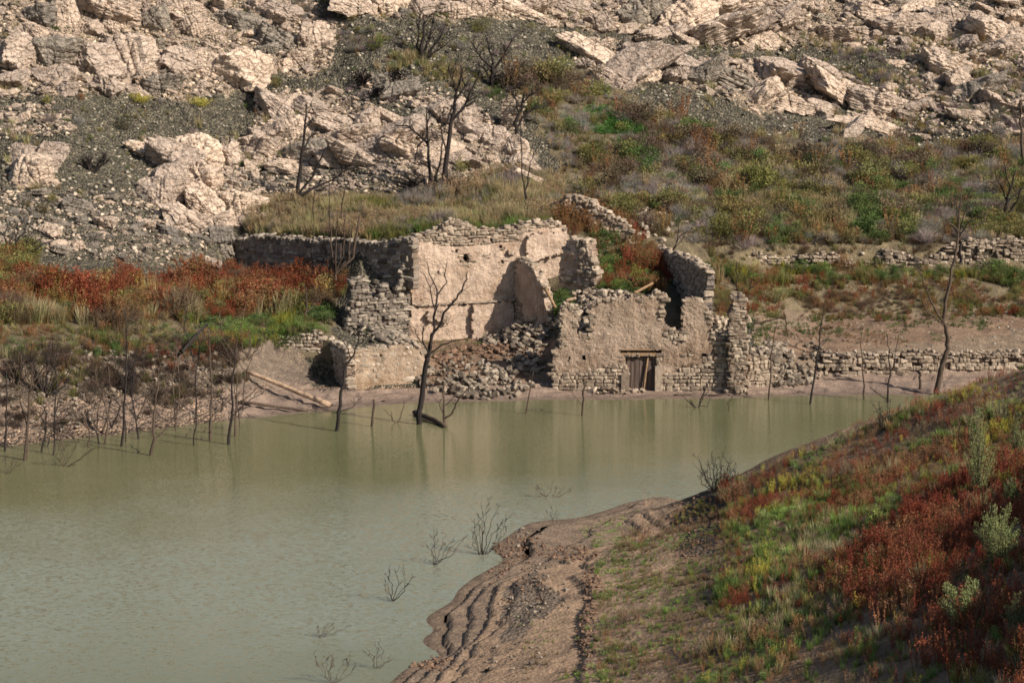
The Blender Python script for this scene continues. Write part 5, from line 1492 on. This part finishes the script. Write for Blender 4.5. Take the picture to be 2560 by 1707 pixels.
dead_tree('dead_sapling', 'tall slanted bare stem at the left end of the lower terrace wall', [(C7((533,1450),(570,1200),(590,1100),(620,850)), 2.6, .8), (C7((585,1120),(640,1060)), 1, .4)], 'burnt', 'water', (5, .7), 8)
dead_tree('dead_sapling', 'thin crooked pale stem before the lower terrace wall', [(C7((860,1420),(850,1290),(845,1150),(840,1000)), 2.2, .7)], 'dead', 'water', (4, .5), 9)
dead_tree('dead_sapling', 'bent dark sapling standing left of the stump on the mudflat', [(C7((1000,1440),(1000,1330),(1015,1260),(1000,1130),(990,1030)), 2.4, .7), (C7((1000,1410),(930,1380),(890,1350)), 1.4, .6), (C7((1015,1260),(1050,1150),(1060,1040)), 1.2, .5)], 'burnt', 'water', (4, .6), 10)
dead_tree('tree_stump', 'short broken pale stump on the mudflat before the lower wall', [(C7((1195,1365),(1190,1310),(1188,1260)), 3.2, 2.8)], 'dead', 'far', (0, .3), 11, cat='stump')
dead_tree('dead_tree', 'tall crooked dead tree leaning over the mudflat at right', [
    (C7((1285,1395),(1310,1280),(1322,1200),(1350,1120),(1352,1050),(1328,960),(1335,850),(1360,740),(1390,600),(1410,480),(1420,300),(1440,180)), 7, 1.2),
    (C7((1325,960),(1250,830),(1190,690),(1150,600)), 2.6, .8), (C7((1322,1000),(1230,900),(1190,800)), 2, .7), (C7((1410,480),(1470,420),(1570,360),(1590,310),(1530,310)), 2, .6), (C7((1410,450),(1320,340),(1290,250)), 1.8, .6), (C7((1395,480),(1330,440),(1300,400)), 1.4, .6), (C7((1420,320),(1380,220),(1350,150)), 1.2, .5), (C7((1355,760),(1270,750),(1220,790)), 1.2, .5), (C7((1420,300),(1480,200),(1520,170)), 1.2, .5), (C7((1330,1320),(1390,1290)), .9, .4)], 'dead', 'far', (5, .9), 12)
dead_tree('dead_tree', 'bare dark tree on top of the upper terrace wall at the right edge', [(C7((1670,450),(1700,370),(1698,280),(1720,180),(1760,60)), 5, 1.3), (C7((1710,330),(1760,240),(1800,160)), 2.6, .8), (C7((1700,260),(1670,160),(1640,100)), 2, .7), (C7((1720,180),(1700,80),(1690,0)), 1.8, .6), (C7((1760,240),(1830,150),(1860,60)), 1.8, .7)], 'burnt', 138.0, (6, 1.1), 13)
dead_tree('dead_tree', 'small black tree with a round bare crown before the upper terrace wall', [(C7((1432,590),(1428,520),(1420,450)), 3.4, 2.4), (C7((1420,450),(1360,360),(1300,330)), 1.8, .6), (C7((1420,450),(1480,370),(1560,330)), 1.8, .6), (C7((1420,440),(1410,330),(1400,230)), 1.6, .6), (C7((1425,440),(1450,330),(1480,240)), 1.5, .6)], 'burnt', 131.5, (6, 1.0), 14)
dead_tree('dead_stick', 'straight thin dark stem among the green weeds right of the house', [(C7((100,780),(102,690),(100,600)), 1.6, .7)], 'burnt', 'far', (0, .4), 15, cat='stem')
dead_tree('dead_stick', 'leaning dark stem just right of the straight one behind the pillar', [(C7((165,800),(180,740),(205,690)), 1.6, .7), (C7((235,790),(260,700)), 1, .5)], 'burnt', 'far', (1, .4), 16, cat='stem')
dead_tree('fallen_branch', 'fallen branch propped on a post above the stone fan', [(C7((165,990),(210,970),(300,955),(390,920)), 2.6, 1.4), (C7((410,1040),(395,970),(380,910)), 1.8, 1.4)], 'dead', 'far', (2, .4), 17, cat='branch')
dead_tree('dead_tree', 'dead tree standing in the water left of the low hut', [(C5((985,1560),(1010,1420),(1030,1280),(1042,1180),(1060,1080),(1120,1000),(1155,880),(1168,760)), 4.5, 1), (C5((1050,1170),(1100,1150),(1150,1110)), 1.5, .5), (C5((1090,1040),(1060,930),(1010,880),(960,850)), 1.6, .6), (C5((1015,1440),(1110,1390),(1170,1310)), 1.3, .5)], 'burnt', 'water', (5, .7), 18)
dead_tree('wooden_post', 'upright wooden post in the water before the hut', [(C5((1250,1525),(1258,1420),(1262,1330)), 3, 2.6)], 'dead', 'water', (0, .3), 19, cat='post')
dead_tree('dead_branch', 'crossed bare twigs in the water right of the post', [(C5((1440,1500),(1390,1460),(1330,1400)), 1.4, .6), (C5((1350,1480),(1390,1420)), 1, .4), (C5((1500,1490),(1480,1380),(1470,1310)), 1.1, .5)], 'dead', 'water', (1, .4), 20, cat='branch')
dead_tree('dead_shrub', 'clump of tall charred upright stems before the shaded terrace wall', [(C5((985,440),(965,330),(950,180),(945,20),(940,-60)), 2.8, .9), (C5((1000,440),(985,260),(995,110),(1000,-20)), 2.2, .8), (C5((1020,440),(1040,280),(1050,120),(1055,-40)), 2.4, .8), (C5((1050,440),(1080,300),(1090,160),(1080,20)), 2.2, .8), (C5((1090,420),(1110,300),(1135,150),(1165,-10)), 3.4, 2.2), (C5((970,440),(930,300),(900,180),(870,60)), 2, .7), (C5((1000,440),(1020,330),(1025,200)), 2, .8)], 'dead', 124.6, (2, .6), 21, cat='shrub')
dead_tree('dead_sapling', 'thin bare sapling left of the charred clump before the terrace wall', [(C5((830,560),(825,400),(815,250),(822,60)), 2, .7), (C5((870,540),(865,420),(890,320),(925,240)), 1.6, .6)], 'burnt', 'far', (3, .5), 22)
dead_tree('dead_sapling', 'short crooked stem in the green weeds above the field wall', [(C5((740,780),(770,700),(775,600),(770,520)), 2.4, .9), (C5((775,700),(830,650),(860,600)), 1.2, .5)], 'dead', 'far', (3, .5), 23)
L = [('leftmost thin trunk standing in the water at the left edge', [(30,1390),(40,1180),(40,900)], 2.6), ('thick dark trunk in the water near the left edge', [(148,1445),(165,1250),(190,950),(195,840)], 4),
     ('tall straight dead trunk in the water below the red thicket', [(740,1360),(755,1180),(770,1000),(775,760),(770,540)], 2.8), ('forked dead tree in the water left of the pale log', [(922,1415),(945,1310),(945,1180),(965,1000),(972,880)], 3.4),
     ('slim bare stem right of the forked dead tree', [(1188,1355),(1198,1240),(1205,1120)], 1.8), ('tall slim dead trunk left of the twin trunks', [(1290,1325),(1298,1180),(1300,1000),(1285,840),(1280,640)], 3),
     ('left one of the twin dead trunks before the pale log', [(1398,1350),(1415,1180),(1430,950),(1440,760)], 3.2), ('right one of the twin dead trunks before the pale log', [(1438,1300),(1450,1120),(1452,880)], 2.6)]
for k, (lab, poly, w) in enumerate(L):
    st = [(C6(*poly), w, .8)]
    if k == 3: st += [(C6((945,1325),(1010,1270),(1080,1150),(1170,1060)), 2, .7), (C6((945,1180),(890,1050),(860,960)), 1.4, .5)]
    if k == 1: st += [(C6((180,1050),(240,960),(300,860)), 1.6, .6), (C6((170,1200),(120,1080),(110,960)), 1.4, .5)]
    if k in (5, 6, 7): st += [(C6((poly[1][0], poly[1][1]), (poly[1][0] + 120, poly[1][1] - 110), (poly[1][0] + 190, poly[1][1] - 140)), 1.2, .5), (C6((poly[2][0], poly[2][1]), (poly[2][0] - 110, poly[2][1] - 90)), 1.1, .5)]
    dead_tree('dead_tree', lab, st, 'dead' if k % 2 else 'burnt', 'water', (8, 1.0), 30 + k, rscale=1.3)
def spray(name, label, px, row, n, wpx, hpx, base, mat, seed, rpx=1.5, twig=(2, .5), cat='shrub', lean=0):
    thin = .75 if row > 1150 or base == 'near' else 1.2
    r = random.Random(seed); st = []
    for k in range(n):
        t = (k + .5) / n * 2 - 1 + r.uniform(-.2, .2); h = hpx * r.uniform(.55, 1) * (1 - .25 * abs(t))
        bx = px + t * wpx * .18
        if k == 0: bx = px
        st.append(([(bx, row + r.uniform(-1, 1)), (bx + t * wpx * .1 + lean * .3 + r.gauss(0, .03) * hpx, row - h * .35), (bx + t * wpx * .18 + lean * .5 + r.gauss(0, .05) * hpx, row - h * .65), (bx + t * wpx * .28 + lean + r.gauss(0, .06) * hpx, row - h)], rpx * r.uniform(.6, 1.2), .5))
    return dead_tree(name, label, st, mat, base, twig, seed, cat=cat, rscale=thin)
spray('dead_shrub', 'dense dark clump of burnt stems on the left bank', 112, 990, 14, 150, 170, 'far', 'burnt', 51, 2.2, (4, .7))
spray('dead_shrub', 'black burnt stump of many stems between the scattered white stones', 318, 985, 10, 100, 130, 'far', 'burnt', 52, 2.4, (3, .6))
spray('dead_shrub', 'grey brush of thin stems on the bank at the far left', 40, 960, 9, 110, 130, 'far', 'dead', 53, 1.6, (4, .6))
spray('dead_shrub', 'thin reeds leaning in shallow water at lower left of the left bank', 160, 1165, 10, 150, 100, 'water', 'dead', 54, 1.1, (2, .5), lean=25)
spray('dead_shrub', 'few thin stems in shallow water at the left picture edge', 15, 1185, 5, 90, 70, 'water', 'dead', 55, 1.0, (2, .4), lean=30)
spray('dead_shrub', 'bare bush on the bank below the green weeds', 620, 900, 7, 130, 110, 'far', 'dead', 56, 1.3, (3, .6))
spray('dead_shrub', 'tangle of thin bare stems on the bank left of the twin trunks', 430, 1030, 9, 170, 140, 'far', 'dead', 57, 1.2, (3, .6), lean=20)
spray('dead_shrub', 'low bare twigs among stones left of the slim trunk', 230, 1010, 8, 120, 110, 'far', 'dead', 58, 1.2, (3, .6))
rs = random.Random(99)
ORD = 'first second third fourth fifth sixth seventh eighth ninth tenth eleventh twelfth thirteenth fourteenth fifteenth sixteenth seventeenth eighteenth nineteenth twentieth twenty-first twenty-second twenty-third twenty-fourth'.split()
for k, u in enumerate(sorted(rs.uniform(5, 640) for _ in range(24))):
    v = np.interp(u, [0, 300, 640], [1135, 1098, 1060]) + rs.uniform(-45, 22); hh = rs.choice((60, 90, 120, 160, 210, 270)) * rs.uniform(.85, 1.15)
    dead_tree('dead_sapling', ORD[k] + ' from the left of the hair-thin bare stems lining the left shore', (lambda a, c, e, w: [([(u, v), (a, v - hh * .4), (c, v - hh * .75), (e, v - hh)], w, .6), ([(a, v - hh * .4), (2 * a - u + rs.uniform(-35, 35), v - hh * .62), (a + rs.uniform(-60, 60), v - hh * .8)], w * .6, .5)])(u + rs.gauss(0, 12), u + rs.gauss(0, 24), u + rs.gauss(0, 36), rs.uniform(1.2, 2.4)), rs.choice(('burnt', 'dead')), 'water' if v > np.interp(u, [0, 300, 640], [1120, 1085, 1047]) else 'far', (6, .8), 300 + k, group='thin bare stems lining the left shore')
lg = beam_between('fallen_log', far_hit(455, 905) + Vector((0, 0, .5)), far_hit(520, 850) + Vector((0, 0, .9)), .1, .07, M['burnt'], None, seed=12, bend=.05); tag(lg, 'dark broken branch leaning on the bank above the long pale log', 'log')
# upper slope
dead_tree('dead_tree', 'burnt black tree of many stems near the top edge', [(R2((1000,440),(990,330),(1010,220),(1000,120)), 4, 1), (R2((1000,440),(1030,320),(1060,200),(1085,80)), 2.6, .8), (R2((1005,440),(1060,340),(1110,280),(1150,200)), 2.2, .7), (R2((985,430),(960,320),(975,180),(985,90)), 2, .7), (R2((1010,440),(1070,380),(1130,330)), 1.8, .6)], 'burnt', 'far', (7, 1.3), 61)
dead_tree('dead_tree', 'spreading bare tree right of the burnt tree near the top', [(R2((1480,620),(1488,540),(1490,480)), 4, 3), (R2((1490,490),(1400,400),(1340,300)), 2, .7), (R2((1490,480),(1480,380),(1450,270)), 2, .7), (R2((1490,500),(1560,400),(1640,260)), 2, .7), (R2((1500,560),(1580,540),(1640,520)), 1.8, .6), (R2((1480,560),(1430,480),(1370,450)), 1.6, .6)], 'burnt', 'far', (7, 1.2), 62)
dead_tree('dead_tree', 'tall black tree rising from the foot of the cream cliff', [(R2((1145,1350),(1165,1100),(1200,850),(1240,650),(1285,470)), 4.4, 1), (R2((1200,850),(1290,760),(1340,620),(1410,510)), 2.4, .8), (R2((1240,650),(1200,540),(1180,470)), 1.6, .6), (R2((1170,1080),(1130,900),(1120,800)), 1.4, .6), (R2((1300,720),(1300,600),(1260,500)), 1.8, .6)], 'burnt', 'far', (7, 1.2), 63)
dead_tree('dead_tree', 'black twin-stemmed tree with an arching left branch at the cliff foot', [(R2((1055,1350),(1045,1150),(1030,960),(1025,750)), 3, .9), (R2((1100,1350),(1120,1150),(1140,980)), 2.2, .8), (R2((1035,1000),(980,950),(890,880),(810,880)), 2, .7), (R2((950,940),(960,1020),(945,1130)), 1.4, .6)], 'burnt', 'far', (5, 1.0), 64)
spray('dead_shrub', 'black charred bush at the foot of the cliff beside the tall black tree', 1080, 482, 14, 200, 60, 'far', 'burnt', 65, 2, (4, .7), lean=-40)
dead_tree('dead_tree', 'bare tree growing beside the small wall stub', [(R2((1660,960),(1650,860),(1690,760),(1720,650)), 3.4, 1), (R2((1690,900),(1700,820),(1780,760),(1880,740)), 1.8, .6), (R2((1670,800),(1640,680),(1620,630)), 1.6, .6), (R2((1700,740),(1760,660),(1800,640)), 1.6, .6)], 'burnt', 'far', (9, 1.1), 66)
dead_tree('dead_sapling', 'pair of thin crossing stems in the terrace grass above the tall wall', [(R2((1735,1470),(1720,1350),(1690,1200),(1685,850)), 1.6, .6), (R2((1680,1440),(1720,1340),(1750,1180),(1775,1060)), 1.5, .5)], 'burnt', 'far', (1, .4), 67)
dead_tree('dead_tree', 'tall bare sapling at the left end of the grassy terrace', [(R2((118,1420),(140,1230),(160,1050),(180,850),(190,720)), 3.4, .9), (R2((200,1370),(235,1230),(290,1100),(350,1000)), 2, .7), (R2((225,1370),(300,1290),(380,1250),(520,1150)), 2.2, .7), (R2((165,1020),(210,960),(250,930)), 1.5, .6), (R2((175,900),(230,840)), 1.2, .5)], 'burnt', 'far', (6, .9), 68)
for k, (x_, lab) in enumerate([(235, 'leftmost of three thin stems in the terrace grass'), (345, 'middle one of three thin stems in the terrace grass'), (430, 'rightmost of three thin stems in the terrace grass')]):
    dead_tree('dead_stick', lab, [(R2((x_, 1590), (x_ - 2, 1480), (x_ + 6 + 40 * (k == 2), 1300 - 30 * k)), 1.5, .5)], 'burnt', 'far', (3, .6), 70 + k, cat='stem')
spray('dead_shrub', 'dark dead thicket on the scree at the far left edge', 30, 640, 9, 160, 110, 'far', 'burnt', 78, 2.6, (4, .8), lean=40)
spray('dead_shrub', 'dark brushwood on the scree right of the lone pale boulder', 230, 430, 9, 110, 60, 'far', 'burnt', 79, 2, (5, .6))
dead_tree('dead_tree', 'dead tree at the right edge high above the upper wall', [([(2560, 420), (2556, 330), (2550, 250)], 3, .9), ([(2556, 330), (2530, 290)], 1.3, .6)], 'dead', 'far', (5, .9), 80)
dead_tree('dead_sapling', 'thin forked black stem on the slope above the roofless house', [([(1672, 640), (1700, 590), (1735, 570)], 1.8, .7), ([(1712, 635), (1712, 590), (1708, 575)], 1.2, .5), ([(1690, 600), (1700, 540)], 1, .5)], 'burnt', 129.5, (2, .5), 81)
# near side
spray('dead_shrub', 'dark bare fan-shaped bush on the crest of the near bank', 1790, 1232, 22, 130, 112, 'near', 'burnt', 91, 1.6, (3, .35))
spray('dead_shrub', 'small bare black bush on the red crest of the near bank', 2215, 1075, 9, 90, 85, 'near', 'burnt', 92, 2, (3, .4))
spray('dead_shrub', 'tall bare reeds at the water edge of the near spit', 1205, 1385, 12, 130, 150, 'water', 'burnt', 93, 1.5, (3, .35), lean=20)
spray('dead_shrub', 'bare twigs in the water left of the near spit', 1090, 1412, 7, 130, 110, 'water', 'burnt', 94, 1.3, (2, .35), lean=20)
spray('dead_shrub', 'lone clump of bare stems standing farthest out in the open water', 988, 1500, 6, 110, 115, 'water', 'burnt', 95, 1.5, (2, .35))
spray('dead_shrub', 'low bare twigs poking from the water above the spit', 1372, 1243, 7, 130, 45, 'water', 'dead', 96, 1.0, (2, .35))
spray('dead_shrub', 'small bare twig tuft at the sandy tip of the spit', 1380, 1300, 4, 50, 40, 'water', 'burnt', 97, .9, (1, .2))
spray('dead_shrub', 'half drowned reeds in the lower water left of the spit', 800, 1592, 6, 110, 40, 'water', 'dead', 98, 1.0, (1, .25), lean=25)
spray('dead_shrub', 'thin reeds at the bottom edge of the water', 830, 1706, 8, 150, 100, 'water', 'dead', 99, 1.1, (2, .35))
spray('dead_shrub', 'thin twigs in the water right of the bottom edge reeds', 945, 1670, 5, 90, 75, 'water', 'dead', 100, 1.1, (2, .35))
spray('dead_shrub', 'white bleached twigs on the shore of the spit', 1618, 1262, 5, 50, 32, 'near', 'pale_wood', 101, 1.4, (1, .15))
spray('dead_shrub', 'dark bare stems in the stony gully of the near bank', 1358, 1512, 6, 60, 90, 'near', 'burnt', 102, 1.6, (2, .25))
dead_tree('dead_stick', 'single upright thin stick on the ridged mud of the near bank', [([(1282, 1568), (1276, 1520), (1277, 1470)], 1.6, .7)], 'dead', 'near', (0, .2), 103, cat='stem')

# countable green shrubs
def shrub(name, label, px, row, wpx, hpx, col, seed, base='far', n=900, leaf=.07, plume=False, depth_ratio=.8):
    b = far_hit(px, row) if base == 'far' else near_hit(px, row)
    m = b.y / FOC; W, Hh = wpx * m / 2, hpx * m
    root = thing(name, label, 'shrub', b)
    B = PB(seed); r = B.r
    V, F = [], []
    tips = []
    for k in range(34 if plume else 12):
        a = r.uniform(0, 6.28); q = math.sqrt(r.random())
        e = Vector((W * q * math.cos(a) * .85, W * q * math.sin(a) * depth_ratio, Hh * (1 - .45 * q * q) * r.uniform(.6, 1)))
        pts = [Vector((e.x * .08, e.y * .08, -.05)), Vector((e.x * .5, e.y * .5, e.z * .55)), e]
        tube(V, F, pts, [.014, .01, .005], 4); tips.append(pts)
    mesh_obj('stems', V, F, M['dead'], root)
    for _ in range(n):
        p0, p1, p2 = r.choice(tips)
        t = 1 - r.random() ** 1.2 * .85
        c = p0.lerp(p1, t * 2) if t < .5 else p1.lerp(p2, t * 2 - 1)
        s = (.085 if plume else .2) * min(W, Hh) * (1.3 - t * .7)
        c = c + Vector((r.gauss(0, s), r.gauss(0, s), r.gauss(0, s * .6)))
        if c.z < 0: c.z = abs(c.z)
        k = r.uniform(.65, 1.3)
        B.leaf(c, (r.gauss(0, .6), r.gauss(0, .6), 1), leaf * (.35 if plume else .6), leaf * r.uniform(.7, 1.4), (k * col[0], k * col[1], k * col[2]))
    o = mesh_obj('foliage', B.V, B.F, M['leaf'], root)
    vcol(o, 'tip', np.array(B.T))
    return root
shrub('round_bush', 'left of two yellow-green cushion bushes under the upper left boulders', 350, 262, 84, 30, YEL, 201, n=1400)
shrub('round_bush', 'right of two yellow-green cushion bushes under the upper left boulders', 498, 268, 84, 30, YEL, 202, n=1400)
shrub('round_bush', 'small yellow tuft left of the two cushion bushes', 118, 262, 34, 26, OLIVE, 203, n=500)
shrub('round_bush', 'tiny orange tuft below the upper left boulders', 202, 252, 28, 20, RUST, 204, n=400)
shrub('round_bush', 'bright green tuft among the upper left rocks', 486, 58, 34, 20, BRIGHT, 205, n=400)
shrub('round_bush', 'dark green tuft in a crevice of the upper left rocks', 384, 42, 34, 16, DGREEN, 206, n=400)
shrub('leafy_bush', 'green yellow leafy bush under the rocks near the top centre', 1205, 82, 96, 46, (.15, .15, .05), 207, n=1300)
shrub('leafy_bush', 'narrow green bush on the slope left of the burnt top tree', 948, 120, 40, 44, (.16, .19, .05), 208, n=600)
shrub('leafy_bush', 'brown green bush at the cliff foot right of the black trees', 1155, 432, 60, 40, OLIVE, 209, n=700)
shrub('leafy_bush', 'dark olive bush on the scree at the left above the grey rocks', 110, 545, 60, 40, (.10, .085, .04), 210, n=700)
shrub('leafy_bush', 'small dark bush on the scree below the cushion bushes', 315, 330, 70, 40, (.07, .07, .04), 211, n=700)
shrub('leafy_bush', 'pale green feathery bush on the right terrace above the pillar', 1935, 760, 84, 62, (.28, .28, .12), 212, n=1300)
shrub('leafy_bush', 'grey round dead bush left of the green patch on the weedy slope', 1485, 262, 52, 30, (.26, .21, .18), 213, n=700)
shrub('leafy_bush', 'pale round dead bush beside the grey one on the weedy slope', 1440, 262, 40, 26, (.30, .25, .2), 214, n=600)
shrub('leafy_bush', 'dark green bush in the shade behind the window gap', 1640, 722, 60, 50, (.07, .1, .03), 215, n=900)
shrub('leafy_bush', 'yellow leaved bush inside the roofless house', 1590, 705, 46, 50, (.26, .27, .06), 216, n=700)
CH = (.012, .010, .010)
shrub('charred_bush', 'black charred bush on the scree left of the burnt gully', 905, 222, 62, 50, CH, 231, n=900, leaf=.12)
shrub('charred_bush', 'low black charred bush between the gully rocks', 945, 250, 80, 34, CH, 232, n=800, leaf=.12)
shrub('charred_bush', 'black charred bush on the rocks right of the burnt gully bush', 985, 208, 70, 38, CH, 233, n=800, leaf=.12)
shrub('charred_bush', 'black charred bush in the dark cleft beside the wall stub', 1192, 322, 54, 66, CH, 234, n=900, leaf=.12)
shrub('charred_bush', 'black brush at the foot of the trees by the cliff', 1085, 482, 96, 30, CH, 235, n=800, leaf=.1)
PL = (.33, .37, .15)
shrub('plume_shrub', 'tall pale green plume shrub highest on the near bank', 2445, 1245, 120, 250, PL, 221, 'near', 5200, .045, True)
shrub('plume_shrub', 'pale green plume shrub in the middle of the near bank right edge', 2490, 1415, 150, 190, PL, 222, 'near', 5200, .045, True)
shrub('plume_shrub', 'wispy pale green plume shrub low on the near bank', 2400, 1575, 140, 170, PL, 223, 'near', 4200, .045, True)
shrub('plume_shrub', 'pale plume shrub at the right edge beside the highest one', 2545, 1150, 60, 130, PL, 224, 'near', 2200, .045, True)
shrub('plume_shrub', 'grey green plume shrub at the right edge near the bottom', 2535, 1600, 90, 130, (.2, .22, .1), 225, 'near', 2200, .045, True)
shrub('plume_shrub', 'small green plume shrub right of the middle one', 2530, 1290, 70, 110, (.13, .19, .06), 226, 'near', 2200, .045, True)
shrub('leafy_bush', 'bright green leafy weed amid the red weeds of the near bank', 2185, 1305, 60, 50, (.24, .28, .08), 227, 'near', 300, .08)
